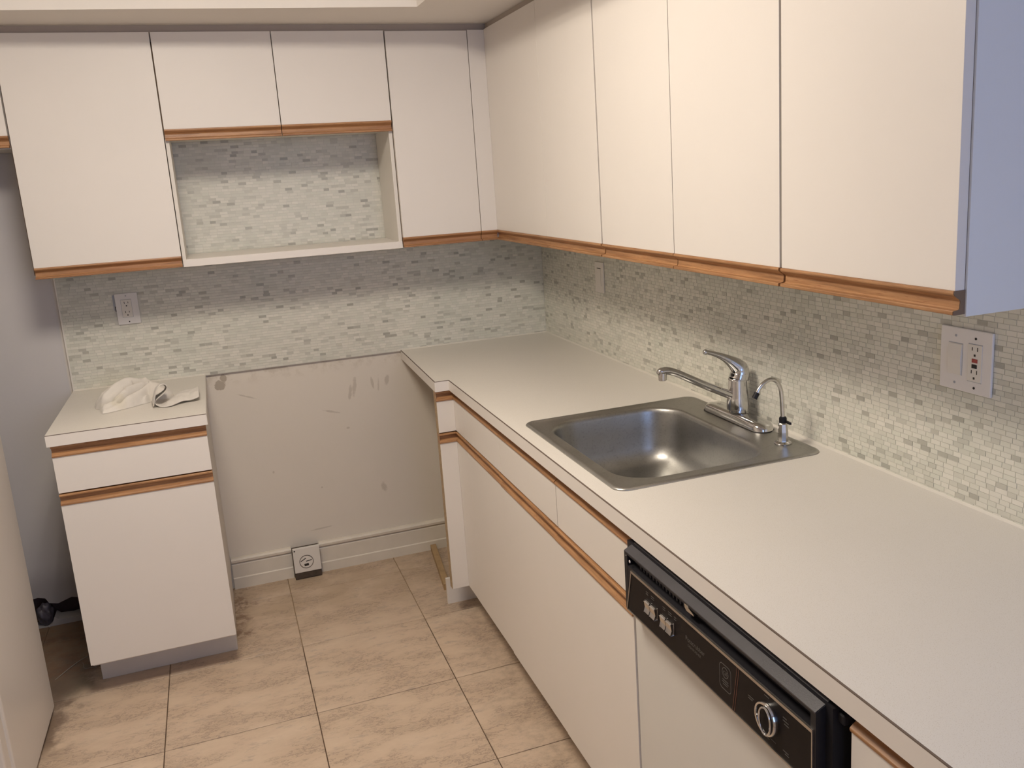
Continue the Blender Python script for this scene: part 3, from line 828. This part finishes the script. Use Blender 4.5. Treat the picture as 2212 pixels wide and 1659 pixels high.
# emblem: rounded frame, round monogram, lines of text
bm = bmesh.new()
ou = rrect(-2.556, -2.520, 0.7520, 0.7990, 0.008, 4); inn = rrect(-2.5548, -2.5212, 0.7532, 0.7978, 0.007, 4)
for k in range(len(ou)):
    k2 = (k + 1) % len(ou); onface([ou[k], ou[k2], inn[k2], inn[k]], PXF - 0.0016, PXF, bm)
for R0 in (0.0098, 0.0086):
    pass
for k in range(24):
    a, b = 2 * math.pi * k / 24, 2 * math.pi * (k + 1) / 24
    onface([(-2.538 + r * math.cos(q), 0.7845 + r * math.sin(q)) for r, q in ((0.0098, a), (0.0098, b), (0.0086, b), (0.0086, a))], PXF - 0.0016, PXF, bm)
for z, w in ((0.7700, 0.018), (0.7660, 0.020), (0.7620, 0.014)): bar_yz(bm, (-2.538 + w / 2, z), (-2.538 - w / 2, z), 0.0010, PXF - 0.0016, PXF)
finish('emblem', bm, 'print', panel)
text('GE', -2.5315, 0.7800, 0.0115, 'print', panel, 'lettering')
# dial: chrome ring, black face, chrome pointer ridge
bm = bmesh.new(); lathe(bm, (PXF, -2.663, 0.7765), [(0.0275, -0.001), (0.0275, -0.0075), (0.0262, -0.0100), (0.0232, -0.0100), (0.0222, -0.0080), (0.0222, -0.001)], 40, 'x', False)
dial = finish('dial', bm, 'chrome', panel, True)
bm = bmesh.new(); lathe(bm, (PXF, -2.663, 0.7765), [(0.0223, -0.002), (0.0223, -0.0072)], 40, 'x')
finish('dial_face', bm, 'black_glass', dial, True)
bm = bmesh.new()
ring = [(0.0255 * math.cos(math.radians(a)), 0.0255 * math.sin(math.radians(a))) for a in range(0, 361, 12)]
tube(bm, [Vector((PXF - 0.0120, -2.663 - 0.0045 - 0.015 * math.cos(math.radians(a)), 0.7765 + 0.0225 * math.sin(math.radians(a)))) for a in range(-90, 271, 12)], 0.0018, 8, False)
finish('pointer_ring', bm, 'chrome', dial, True)
# latch lever in the handle pocket
bm = bmesh.new()
prism('', [(-2.402, 0.8490), (-2.403, 0.8420), (-2.409, 0.8375), (-2.436, 0.8390), (-2.434, 0.8415), (-2.420, 0.8450), (-2.410, 0.8490)], 'x', PXF - 0.001, -0.636, None, bm=bm)
finish('latch_lever', bm, 'chrome_dull', panel)
# paint specks on the black plastic
bm = bmesh.new(); lathe(bm, (PXF - 0.0008, -2.176, 0.8365), [(0.0033, 0.0009), (0.0030, 0.0001), (0.0008, -0.0002)], 10, 'x'); lathe(bm, (PXF - 0.0008, -2.160, 0.8440), [(0.0013, 0.0009), (0.0008, 0.0)], 8, 'x')
finish('paint_speck', bm, 'white_plastic', panel)

# ================================================================= SINK
t = thing('sink', (-0.317, -1.68, CT), 'square stainless steel single-bowl sink set in the long white countertop', 'sink')
K = 8
BX0, BX1, BY0, BY1 = -0.549, -0.152, -1.952, -1.408
def lerp(a, b, f): return a + (b - a) * f
def ringpts(x0, x1, y0, y1, r, z): return [(a, b, z) for a, b in rrect(x0, x1, y0, y1, r, K)]
rings = []
def off(d, r, z): rings.append(ringpts(SX0 + d, SX1 - d, SY0 + d, SY1 - d, r, z))
off(0.0, 0.034, CT - 0.0002); off(0.0005, 0.034, CT + 0.0022); off(0.003, 0.032, CT + 0.0042); off(0.008, 0.028, CT + 0.0048); off(0.013, 0.024, CT + 0.0036); off(0.016, 0.022, CT + 0.0026)
def bowl(d, r, z, x=0): rings.append(ringpts(BX0 + d, BX1 - d, BY0 + d, BY1 - d, r, z))
bowl(-0.010, 0.105, CT + 0.0026); bowl(-0.006, 0.102, CT + 0.0022); bowl(-0.002, 0.100, CT + 0.0002); bowl(0.001, 0.098, CT - 0.004); bowl(0.003, 0.096, CT - 0.012)
bowl(0.008, 0.092, CT - 0.060); bowl(0.014, 0.088, CT - 0.105); bowl(0.022, 0.082, CT - 0.130); bowl(0.036, 0.072, CT - 0.148); bowl(0.056, 0.060, CT - 0.157); bowl(0.085, 0.045, CT - 0.160); bowl(0.13, 0.03, CT - 0.1615)
rings.append([(-0.352 + 0.045 * math.cos(math.atan2(y + 1.68, x + 0.352)), -1.68 + 0.045 * math.sin(math.atan2(y + 1.68, x + 0.352)), CT - 0.163) for x, y, z in rings[-1]])
bm = bmesh.new(); R_ = [[bm.verts.new(p) for p in r] for r in rings]
for i in range(len(R_) - 1):
    n = len(R_[i])
    for k in range(n): bm.faces.new((R_[i][k], R_[i][(k + 1) % n], R_[i + 1][(k + 1) % n], R_[i + 1][k]))
o = finish('basin', bm, 'steel', t, True)
m_ = o.modifiers.new('s', 'SOLIDIFY'); m_.thickness = 0.0009; m_.offset = -1 if False else 0
bm = bmesh.new(); lathe(bm, (-0.352, -1.68, CT - 0.163), [(0.048, 0.0012), (0.044, 0.002), (0.036, -0.002), (0.030, -0.010), (0.004, -0.011)], 32)
dr = finish('drain', bm, 'chrome_dull', t, True)
bm = bmesh.new(); lathe(bm, (-0.352, -1.68, CT - 0.172), [(0.006, 0), (0.006, 0.009), (0.022, 0.011), (0.022, 0.013), (0.003, 0.0135)], 24)
finish('strainer', bm, 'chrome_dull', dr, True)
ZL = CT + 0.0036      # sink ledge

# ================================================================= FAUCET
fx, fy = -0.066, -1.652
t = thing('faucet', (fx, fy, ZL), 'chrome single-lever kitchen faucet with long spout on the sink ledge', 'faucet')
def oval(cx, cy, hx, hy, z, n=40):
    """stadium outline"""
    pts = []
    for k in range(n):
        a = 2 * math.pi * k / n; px, py = hx * math.cos(a), hx * math.sin(a)
        pts.append((cx + px, cy + (hy - hx) * (1 if math.sin(a) > 1e-6 else (-1 if math.sin(a) < -1e-6 else 0)) + py, z))
    return pts
bm = bmesh.new()
OV = [oval(fx, fy, 0.031, 0.147, ZL), oval(fx, fy, 0.0305, 0.1465, ZL + 0.004), oval(fx, fy, 0.0295, 0.144, ZL + 0.012), oval(fx, fy, 0.0270, 0.138, ZL + 0.018), oval(fx, fy, 0.0215, 0.122, ZL + 0.0225), oval(fx, fy, 0.012, 0.09, ZL + 0.0248), oval(fx, fy, 0.002, 0.06, ZL + 0.0252)]
R_ = [[bm.verts.new(p) for p in r] for r in OV]
for i in range(len(R_) - 1):
    n = len(R_[i])
    for k in range(n): bm.faces.new((R_[i][k], R_[i][(k + 1) % n], R_[i + 1][(k + 1) % n], R_[i + 1][k]))
bm.faces.new(R_[0][::-1]); bm.faces.new(R_[-1])
finish('base_plate', bm, 'chrome', t, True)
bm = bmesh.new(); r2 = [oval(fx, fy, 0.0325, 0.149, ZL - 0.0005), oval(fx, fy, 0.0325, 0.149, ZL + 0.0015)]
R_ = [[bm.verts.new(p) for p in r] for r in r2]
for k in range(40): bm.faces.new((R_[0][k], R_[0][(k + 1) % 40], R_[1][(k + 1) % 40], R_[1][k]))
bm.faces.new(R_[1]); finish('gasket', bm, 'dark', t, True)
bm = bmesh.new()
lathe(bm, (fx + 0.002, fy, 0), [(0.022, 0.934), (0.022, 0.947), (0.030, 0.948), (0.0305, 0.955), (0.0300, 0.966), (0.0285, 0.985), (0.0262, 1.008), (0.0252, 1.030), (0.0262, 1.031), (0.0262, 1.033), (0.0240, 1.036)], 32)
finish('body', bm, 'chrome', t, True)
bm = bmesh.new()
sp = bez([(fx - 0.006, fy, 0.984), (fx - 0.030, fy, 0.994), (fx - 0.095, fy, 1.026), (fx - 0.155, fy, 1.058), (fx - 0.190, fy, 1.076), (fx - 0.213, fy, 1.0835), (fx - 0.232, fy, 1.0835), (fx - 0.240, fy, 1.078)], 8)
ra = smoothlist([0.0145, 0.0135, 0.0125, 0.0120, 0.0118, 0.0120, 0.0110, 0.006], 8)
tube(bm, sp, ra, 20, True, 0.85)
finish('spout', bm, 'chrome', t, True)
bm = bmesh.new(); lathe(bm, (fx - 0.2265, fy, 1.0755), [(0.0115, 0.004), (0.0118, -0.004), (0.0112, -0.015), (0.0100, -0.016), (0.0040, -0.0145)], 24)
finish('aerator', bm, 'chrome_dull', t, True)
# lever: hood over the cartridge that runs out into a slim arm with a ball end
bm = bmesh.new()
hp = bez([(fx + 0.006, fy, 1.032), (fx + 0.010, fy, 1.048), (fx + 0.006, fy, 1.062), (fx - 0.006, fy, 1.074), (fx - 0.022, fy, 1.086), (fx - 0.040, fy, 1.097), (fx - 0.058, fy, 1.106), (fx - 0.078, fy, 1.114), (fx - 0.094, fy, 1.119)], 6)
hr = smoothlist([0.0265, 0.0262, 0.0240, 0.0195, 0.0140, 0.0100, 0.0076, 0.0062, 0.0056], 6)
tube(bm, hp, hr, 20, True, 1.0, up=(1, 0, 0))
lathe(bm, (fx - 0.096, fy, 1.119), [(0.001, -0.0075), (0.0048, -0.0060), (0.0074, -0.002), (0.0074, 0.002), (0.0048, 0.0060), (0.001, 0.0075)], 16, 'z')
lev = finish('lever', bm, 'chrome', t, True)
bm = bmesh.new(); lathe(bm, (fx - 0.019, fy - 0.006, 1.047), [(0.0045, 0.002), (0.0045, -0.0012)], 12, 'x'); finish('set_screw_hole', bm, 'dark', lev)

# filtered water tap
tx, ty = -0.087, -1.893
t = thing('water_filter_tap', (tx, ty, ZL), 'slim chrome gooseneck drinking-water tap with black knob, right of the faucet', 'tap')
bm = bmesh.new(); lathe(bm, (tx, ty, ZL), [(0.0215, 0), (0.0215, 0.0015), (0.0190, 0.0045), (0.0150, 0.006), (0.0145, 0.0065)], 28); finish('flange', bm, 'chrome', t, True)
bm = bmesh.new(); lathe(bm, (tx, ty, ZL), [(0.0130, 0.006), (0.0128, 0.030), (0.0112, 0.050), (0.0090, 0.053)], 8); finish('valve_body', bm, 'chrome_dull', t)
bm = bmesh.new()
gp = bez([(tx, ty, ZL + 0.052), (tx - 0.001, ty, 1.000), (tx - 0.003, ty, 1.035), (tx - 0.007, ty, 1.060), (tx - 0.018, ty, 1.079), (tx - 0.036, ty, 1.086), (tx - 0.054, ty, 1.080), (tx - 0.068, ty, 1.067), (tx - 0.076, ty, 1.054)], 8)
tube(bm, gp, 0.0052, 12); finish('gooseneck', bm, 'chrome_dull', t, True)
bm = bmesh.new(); tube(bm, [(tx - 0.0735, ty, 1.058), (tx - 0.082, ty, 1.045)], [0.0068, 0.0068], 12); finish('outlet_tip', bm, 'black_plastic', t, True)
bm = bmesh.new(); lathe(bm, (tx, ty, ZL + 0.052), [(0.0080, 0), (0.0095, 0.003), (0.0095, 0.013), (0.0070, 0.017)], 16)
prism('', [(tx + 0.002, ty - 0.006), (tx + 0.006, ty - 0.006), (tx + 0.004, ty - 0.030), (tx, ty - 0.028)], 'z', ZL + 0.054, ZL + 0.0600, None, bm=bm)
finish('knob', bm, 'black_plastic', t, True)

# ================================================================= OUTLETS AND SWITCHES
def slots(parent, place, u, z, s=1.0):
    """one receptacle face: two slots and a round ground hole"""
    for du, h in ((-0.0064, 0.0078), (0.0064, 0.0064)):
        bm = bmesh.new(); place(bm, u + du - 0.0010, u + du + 0.0010, z - h / 2 + 0.004, z + h / 2 + 0.004, 0.0003); finish('slot', bm, 'dark', parent)
    bm = bmesh.new(); place(bm, u - 0.0022, u + 0.0022, z - 0.0105, z - 0.0060, 0.0003); finish('ground_hole', bm, 'dark', parent)
DEP = 0.0215
def placer(plane, base):
    def f(bm, u0, u1, z0, z1, proud, bev=0.0):
        if plane == 'y': bbox(bm, u0, u1, base - proud, base, z0, z1, bev)
        else: bbox(bm, base - proud, base, u0, u1, z0, z1, bev)
    return f
# left outlet
t = thing('wall_outlet', (-1.684, TY, 1.204), 'white duplex wall outlet on the mosaic above the narrow left countertop', 'outlet')
box('wall_box', OL[0] + 0.010, OL[1] - 0.006, -0.010, 0.03, OL[2] + 0.010, OL[3] - 0.010, 'dark', t)
box('plate', OL[0], OL[1], -0.0185, TY - 0.0006, OL[2], OL[3], 'white_plastic', t, 0.0015, 2)
P = placer('y', -0.0183)
bm = bmesh.new(); P(bm, -1.7045, -1.6690, 1.172, 1.238, 0.0016, 0.0005); rc = finish('receptacle', bm, 'ivory_plastic', t)
P2 = placer('y', -0.0198)
bm = bmesh.new(); P = placer('y', -0.0184)
for a, b, c_, d_ in ((-1.7055, -1.7045, 1.171, 1.239), (-1.6690, -1.6680, 1.171, 1.239), (-1.7055, -1.6680, 1.171, 1.172), (-1.7055, -1.6680, 1.238, 1.2392)): P(bm, a, b, c_, d_, 0.0003)
finish('reveal', bm, 'gasket', t)
slots(rc, P2, -1.6867, 1.2230); slots(rc, P2, -1.6867, 1.1880)
for z in (1.2520, 1.1545):
    bm = bmesh.new(); lathe(bm, (-1.6850, -0.0186, z), [(0.0026, 0.0004), (0.0026, -0.0006)], 10, 'y'); finish('screw', bm, 'gasket' if z > 1.2 else 'dark', t)
# chipped cut-out left of the plate, with the plate's shadow painted in dark
box('cutout_shadow', OL[0] - 0.008, OL[0] + 0.002, -0.0127, -0.010, OL[2] + 0.055, OL[3] - 0.004, 'gasket', t)
box('cutout_shadow', OL[0] - 0.003, OL[0] + 0.001, -0.0129, -0.010, OL[2] + 0.050, OL[2] + 0.070, 'dark', t)
# right two-gang plate
t = thing('switch_and_outlet_plate', (TY, -2.393, 1.210), 'white two-gang plate with rocker switch and red-buttoned outlet, under the nearest wall cabinet', 'outlet')
box('plate', -0.0185, TY - 0.0006, OR[0], OR[1], OR[2], OR[3], 'white_plastic', t, 0.0018, 2)
P = placer('x', -0.0183)
bm = bmesh.new(); P(bm, -2.3855, -2.3515, 1.1780, 1.2405, 0.0007, 0.0002); s_ = finish('rocker_frame', bm, 'ivory_plastic', t)
bm = bmesh.new(); prism('', [(-0.0188, 1.1790), (-0.0205, 1.1790), (-0.0222, 1.2100), (-0.0198, 1.2395), (-0.0188, 1.2395)], 'y', -2.3845, -2.3525, None, bm=bm); finish('rocker', bm, 'ivory_plastic', s_)
bm = bmesh.new(); P(bm, -2.3865, -2.3505, 1.2405, 1.2420, 0.0005); P(bm, -2.3868, -2.3857, 1.178, 1.242, 0.0005); finish('reveal', bm, 'gasket', t)
bm = bmesh.new(); P(bm, -2.4345, -2.4005, 1.1720, 1.2445, 0.0017, 0.0005); rc = finish('receptacle', bm, 'ivory_plastic', t)
bm = bmesh.new(); P(bm, -2.4345, -2.4005, 1.2445, 1.2458, 0.0006); finish('reveal', bm, 'gasket', t)
bm = bmesh.new(); P(bm, -2.4345, -2.4005, 1.1706, 1.1719, 0.0006); finish('reveal', bm, 'gasket', t)
P2 = placer('x', -0.0199)
slots(rc, P2, -2.4175, 1.2320); slots(rc, P2, -2.4175, 1.1870)
bm = bmesh.new(); P2(bm, -2.4250, -2.4115, 1.2095, 1.2170, 0.0012, 0.0003); finish('reset_button', bm, 'red', rc)
bm = bmesh.new(); P2(bm, -2.4240, -2.4115, 1.1985, 1.2060, 0.0012, 0.0003); finish('test_button', bm, 'dark', rc)
for y, z, m_ in ((-2.3685, 1.2560, 'gasket'), (-2.3685, 1.1620, 'gasket'), (-2.4175, 1.2560, 'dark'), (-2.4175, 1.1590, 'dark')):
    bm = bmesh.new(); lathe(bm, (-0.0186, y, z), [(0.0026, 0.0004), (0.0026, -0.0006)], 10, 'x'); finish('screw', bm, m_, t)
# single plate near the corner
t = thing('wall_switch', (TY, -0.639, 1.214), 'white single switch plate on the right wall mosaic near the corner, below a cabinet gap', 'switch')
box('plate', -0.0185, TY - 0.0006, OS[0], OS[1], OS[2], OS[3], 'ivory_plastic', t, 0.0016, 2)
P = placer('x', -0.0183)
bm = bmesh.new(); P(bm, -0.6560, -0.6230, 1.1820, 1.2470, 0.0022, 0.0008); finish('rocker', bm, 'ivory_plastic', t)
bm = bmesh.new(); P(bm, -0.6560, -0.6230, 1.2475, 1.2500, 0.0005); finish('reveal', bm, 'dark', t)

# range receptacle on the baseboard
t = thing('range_receptacle', (-1.155, -0.03, 0), 'boxy white three-prong range outlet low on the wall, between the base cabinets', 'outlet')
box('metal_box', -1.2095, -1.1010, -0.050, -0.0002, 0.004, 0.128, 'box_metal', t, 0.001)
box('cover', -1.2090, -1.1000, -0.054, -0.0400, 0.032, 0.140, 'ivory_plastic', t, 0.002, 2)
bm = bmesh.new(); lathe(bm, (-1.158, -0.054, 0.078), [(0.0285, 0.0005), (0.0285, -0.0020), (0.0265, -0.0020), (0.0265, 0.0)], 32, 'y', False); finish('socket_ring', bm, 'box_metal', t, True)
bm = bmesh.new(); lathe(bm, (-1.158, -0.054, 0.078), [(0.0262, 0.0005), (0.0262, -0.0030)], 32, 'y'); s_ = finish('socket_face', bm, 'ivory_plastic', t, True)
def slanted(a, b, w, nm='prong_slot'):
    bm = bmesh.new(); A, B = Vector(a), Vector(b); dv = (B - A).normalized(); n = Vector((-dv.y, dv.x)) * w / 2
    prism('', [(A + n)[:], (B + n)[:], (B - n)[:], (A - n)[:]], 'z', -0.0574, -0.0565, None, bm=bm)
    for v_ in bm.verts: v_.co = Vector((v_.co.x, v_.co.z, v_.co.y))
    finish(nm, bm, 'dark', s_)
slanted((-1.181, 0.0825), (-1.159, 0.0945), 0.0034); slanted((-1.160, 0.0800), (-1.136, 0.0835), 0.0034)
slanted((-1.168, 0.0640), (-1.150, 0.0660), 0.010, 'ground_slot')
bm = bmesh.new(); lathe(bm, (-1.2020, -0.0545, 0.131), [(0.003, 0.0005), (0.003, -0.0008)], 10, 'y'); finish('screw_hole', bm, 'dark', t)

# ================================================================= REFRIGERATOR (pulled forward, its side towards the kitchen)
t = thing('refrigerator', (-2.39, -1.02, 0), 'white refrigerator pulled out of its alcove, its plain side at the bottom left edge', 'refrigerator')
box('body', -2.745, -2.030, -1.225, -0.677, 0.012, 1.68, 'fridge', t, 0.012, 4)
box('base_skid', -2.73, -2.045, -1.20, -0.69, 0.0, 0.03, 'dark', t)
box('door_gasket', -2.735, -2.040, -1.240, -1.226, 0.10, 1.67, 'gasket', t)
box('door', -2.745, -2.030, -1.300, -1.241, 0.10, 1.10, 'fridge', t, 0.010, 3)
box('door', -2.745, -2.030, -1.300, -1.241, 1.115, 1.68, 'fridge', t, 0.010, 3)
box('handle', -2.10, -2.075, -1.345, -1.301, 0.62, 1.05, 'fridge', t, 0.006, 2)
box('handle', -2.10, -2.075, -1.345, -1.301, 1.16, 1.40, 'fridge', t, 0.006, 2)

# ================================================================= CLOTHS
def heightcloth(name, label, outline, hfun, res=90, group=None):
    xs = [p[0] for p in outline]; ys = [p[1] for p in outline]
    x0, x1, y0, y1 = min(xs), max(xs), min(ys), max(ys)
    n = len(outline)
    def inside_d(x, y):
        ins = False; dm = 9
        for i in range(n):
            (ax, ay), (bx, by) = outline[i], outline[(i + 1) % n]
            if (ay > y) != (by > y) and x < (bx - ax) * (y - ay) / (by - ay) + ax: ins = not ins
            L2 = (bx - ax) ** 2 + (by - ay) ** 2; q = max(0, min(1, ((x - ax) * (bx - ax) + (y - ay) * (by - ay)) / L2))
            dm = min(dm, math.hypot(x - ax - q * (bx - ax), y - ay - q * (by - ay)))
        return dm if ins else -dm
    bm = bmesh.new(); V = {}
    for i in range(res + 1):
        for j in range(res + 1):
            x, y = lerp(x0, x1, i / res), lerp(y0, y1, j / res); d = inside_d(x, y)
            if d > -0.004: V[i, j] = bm.verts.new((x, y, CT + 0.0008 + (hfun(x, y, max(d, 0)) if d > 0 else 0.0)))
    for i in range(res):
        for j in range(res):
            q = [(i, j), (i + 1, j), (i + 1, j + 1), (i, j + 1)]
            if all(k in V for k in q): bm.faces.new([V[k] for k in q])
    return bm
def ridge(x, y, ax, ay, bx, by, w, h, fade=0.3):
    L2 = (bx - ax) ** 2 + (by - ay) ** 2; q = ((x - ax) * (bx - ax) + (y - ay) * (by - ay)) / L2; qq = max(0, min(1, q))
    d = math.hypot(x - ax - qq * (bx - ax), y - ay - qq * (by - ay)) / w
    return h * math.exp(-d * d) 
def hL(x, y, d):
    r = min(1, d / 0.020); edge = math.sqrt(max(0, 1 - (1 - r) ** 2))
    n1 = noise.noise(Vector((x * 14, y * 14, 0.3))) ; n2 = noise.noise(Vector((x * 38, y * 38, 1.3)))
    cx, cy = -1.700, -0.335
    dome = math.exp(-((x - cx) / 0.082) ** 2 - ((y - cy) / 0.085) ** 2)
    back = math.exp(-((x + 1.600) / 0.045) ** 2 - ((y + 0.345) / 0.05) ** 2)
    h = 0.012 + 0.062 * dome + 0.030 * back + 0.009 * n1 + 0.003 * n2
    for a in ((-1.790, -0.405, -1.640, -0.300, 0.011, 0.016), (-1.775, -0.455, -1.630, -0.350, 0.010, 0.015), (-1.735, -0.275, -1.62, -0.300, 0.012, 0.014), (-1.70, -0.44, -1.64, -0.39, 0.008, 0.010), (-1.78, -0.345, -1.70, -0.27, 0.010, 0.010)):
        h += ridge(x, y, *a)
    for a in ((-1.720, -0.432, -1.632, -0.352, 0.0055, 0.034), (-1.672, -0.342, -1.612, -0.305, 0.005, 0.034), (-1.81, -0.395, -1.742, -0.425, 0.006, 0.030), (-1.70, -0.372, -1.655, -0.338, 0.0045, 0.028), (-1.75, -0.33, -1.69, -0.295, 0.005, 0.018), (-1.66, -0.415, -1.63, -0.375, 0.004, 0.022), (-1.76, -0.44, -1.70, -0.40, 0.004, 0.014)):
        h -= ridge(x, y, *a)
    return max(0.003, h) * edge
outL = [(-1.772, -0.478), (-1.752, -0.474), (-1.715, -0.452), (-1.680, -0.430), (-1.655, -0.408), (-1.640, -0.402), (-1.625, -0.385), (-1.600, -0.395), (-1.570, -0.392), (-1.552, -0.36), (-1.560, -0.30), (-1.60, -0.235), (-1.67, -0.205), (-1.725, -0.215), (-1.765, -0.25), (-1.790, -0.30), (-1.808, -0.35), (-1.800, -0.385), (-1.785, -0.40), (-1.780, -0.44)]
o = finish('cloth', heightcloth('cloth', '', outL, hL, 110), 'cloth', None, True, loc=(-1.70, -0.34, CT))
tag(o, 'larger white cloth crumpled in a mound on the narrow left countertop', 'cloth', 'white cloths on the left countertop')
# second cloth: an S-shaped fold standing open, running out flat to the right
prof = bez([(-1.612, 0, 0.921), (-1.604, 0, 0.950), (-1.596, 0, 0.975), (-1.584, 0, 0.992), (-1.569, 0, 0.995), (-1.561, 0, 0.984), (-1.567, 0, 0.968), (-1.586, 0, 0.952), (-1.602, 0, 0.940), (-1.606, 0, 0.928), (-1.594, 0, 0.9185), (-1.570, 0, 0.9175), (-1.545, 0, 0.9200), (-1.520, 0, 0.924), (-1.498, 0, 0.922), (-1.480, 0, 0.926), (-1.466, 0, 0.929)], 5)
bm = bmesh.new(); rows = []
NY = 22
for j in range(NY + 1):
    f_ = j / NY; row = []
    for i, p in enumerate(prof):
        s = i / (len(prof) - 1)
        ystart = -0.500 - 0.012 * math.sin(s * 9) - (0.012 if s > 0.6 else 0) * math.sin((s - 0.6) * 20) + (0.045 * max(0, (s - 0.72) / 0.28))
        length = 0.085 if s < 0.6 else lerp(0.085, 0.155, min(1, (s - 0.6) / 0.25))
        y = ystart + f_ * length
        y = min(y, -0.398 if s < 0.55 else 0)
        x = p.x - 0.010 * f_ * (1 if s < 0.6 else 0.2) + 0.006 * noise.noise(Vector((s * 8, f_ * 3, 0))) * f_
        hgt = (p.z - CT) * (1 - 0.22 * f_ * (1 if s < 0.62 else 0))
        if s > 0.66: hgt += (0.014 * math.sin(f_ * math.pi) * min(1, (s - 0.66) / 0.1)) + 0.006 * noise.noise(Vector((p.x * 40, y * 40, 2))) * min(1, f_ * 4)
        hgt = max(0.0022, hgt)
        row.append(bm.verts.new((x, y, CT + hgt)))
    rows.append(row)
for j in range(NY):
    for i in range(len(prof) - 1): bm.faces.new((rows[j][i], rows[j][i + 1], rows[j + 1][i + 1], rows[j + 1][i]))
o = finish('cloth', bm, 'cloth', None, True, loc=(-1.54, -0.45, CT))
m_ = o.modifiers.new('s', 'SOLIDIFY'); m_.thickness = 0.0032; m_.offset = 0
tag(o, 'smaller white cloth with an S-shaped open fold, right of the crumpled cloth', 'cloth', 'white cloths on the left countertop')

# ================================================================= ODDS AND ENDS
# wooden cleat on the floor in the open corner
bm = bmesh.new()
prism('', [(-0.622, -0.018), (-0.598, -0.018), (-0.642, -0.430), (-0.666, -0.430)], 'z', 0.0, 0.026, None, bm=bm)
o = finish('floor_cleat', bm, 'wood_raw', None, loc=(-0.63, -0.22, 0)); tag(o, 'raw wooden cleat on the floor in the cooker gap, beside the corner base cabinet', 'wood strip')
# pale threads on the dirty alcove floor
def thread(pts, label, r=0.0011):
    bm = bmesh.new(); P_ = bez(pts, 8); tube(bm, P_, r, 6)
    o = finish('thread', bm, 'thread', None, True, loc=(pts[0][0], pts[0][1], 0)); tag(o, label, 'thread', 'threads on the alcove floor')
thread([(-2.06, -0.47, 0.0025), (-2.02, -0.40, 0.003), (-1.985, -0.352, 0.0025), (-1.95, -0.335, 0.0022), (-1.90, -0.335, 0.0022)], 'longer curved pale thread on the dirty alcove floor beside the narrow base cabinet')
thread([(-1.983, -0.385, 0.0022), (-1.978, -0.405, 0.004), (-1.972, -0.43, 0.0025), (-1.95, -0.435, 0.0022), (-1.90, -0.43, 0.0022)], 'shorter bent pale thread on the alcove floor, nearer the camera than the long one', 0.0009)
# crumpled dark bag in the hole
bm = bmesh.new(); bmesh.ops.create_icosphere(bm, subdivisions=4, radius=1.0)
for v_ in bm.verts:
    n_ = v_.co.normalized(); k = 1 + 0.30 * noise.noise(n_ * 1.8) + 0.06 * noise.noise(n_ * 5)
    v_.co = Vector((-2.150 + n_.x * 0.030 * k, 0.012 + n_.y * 0.030 * k, max(0.001, 0.048 + n_.z * 0.044 * k)))
o = finish('crumpled_bag', bm, 'lump', None, True, loc=(-2.15, 0.012, 0)); tag(o, 'crumpled grey plastic bag stuffed in the hole at the foot of the alcove wall', 'bag')

# ceiling fixture over the kitchen floor (outside the frame; it makes the light)
t = thing('ceiling_light', (-1.45, -1.80, CEIL), 'square ceiling fixture with two short tubes above the kitchen floor', 'ceiling light')
box('housing', -1.72, -1.18, -2.05, -1.55, 2.485, CEIL - 0.0005, 'shade_glass', t, 0.004)
for x in (-1.53, -1.37):
    bm = bmesh.new(); tube(bm, [(x, -2.02, 2.468), (x, -1.58, 2.468)], 0.012, 14); finish('tube', bm, 'lamp', t, True)
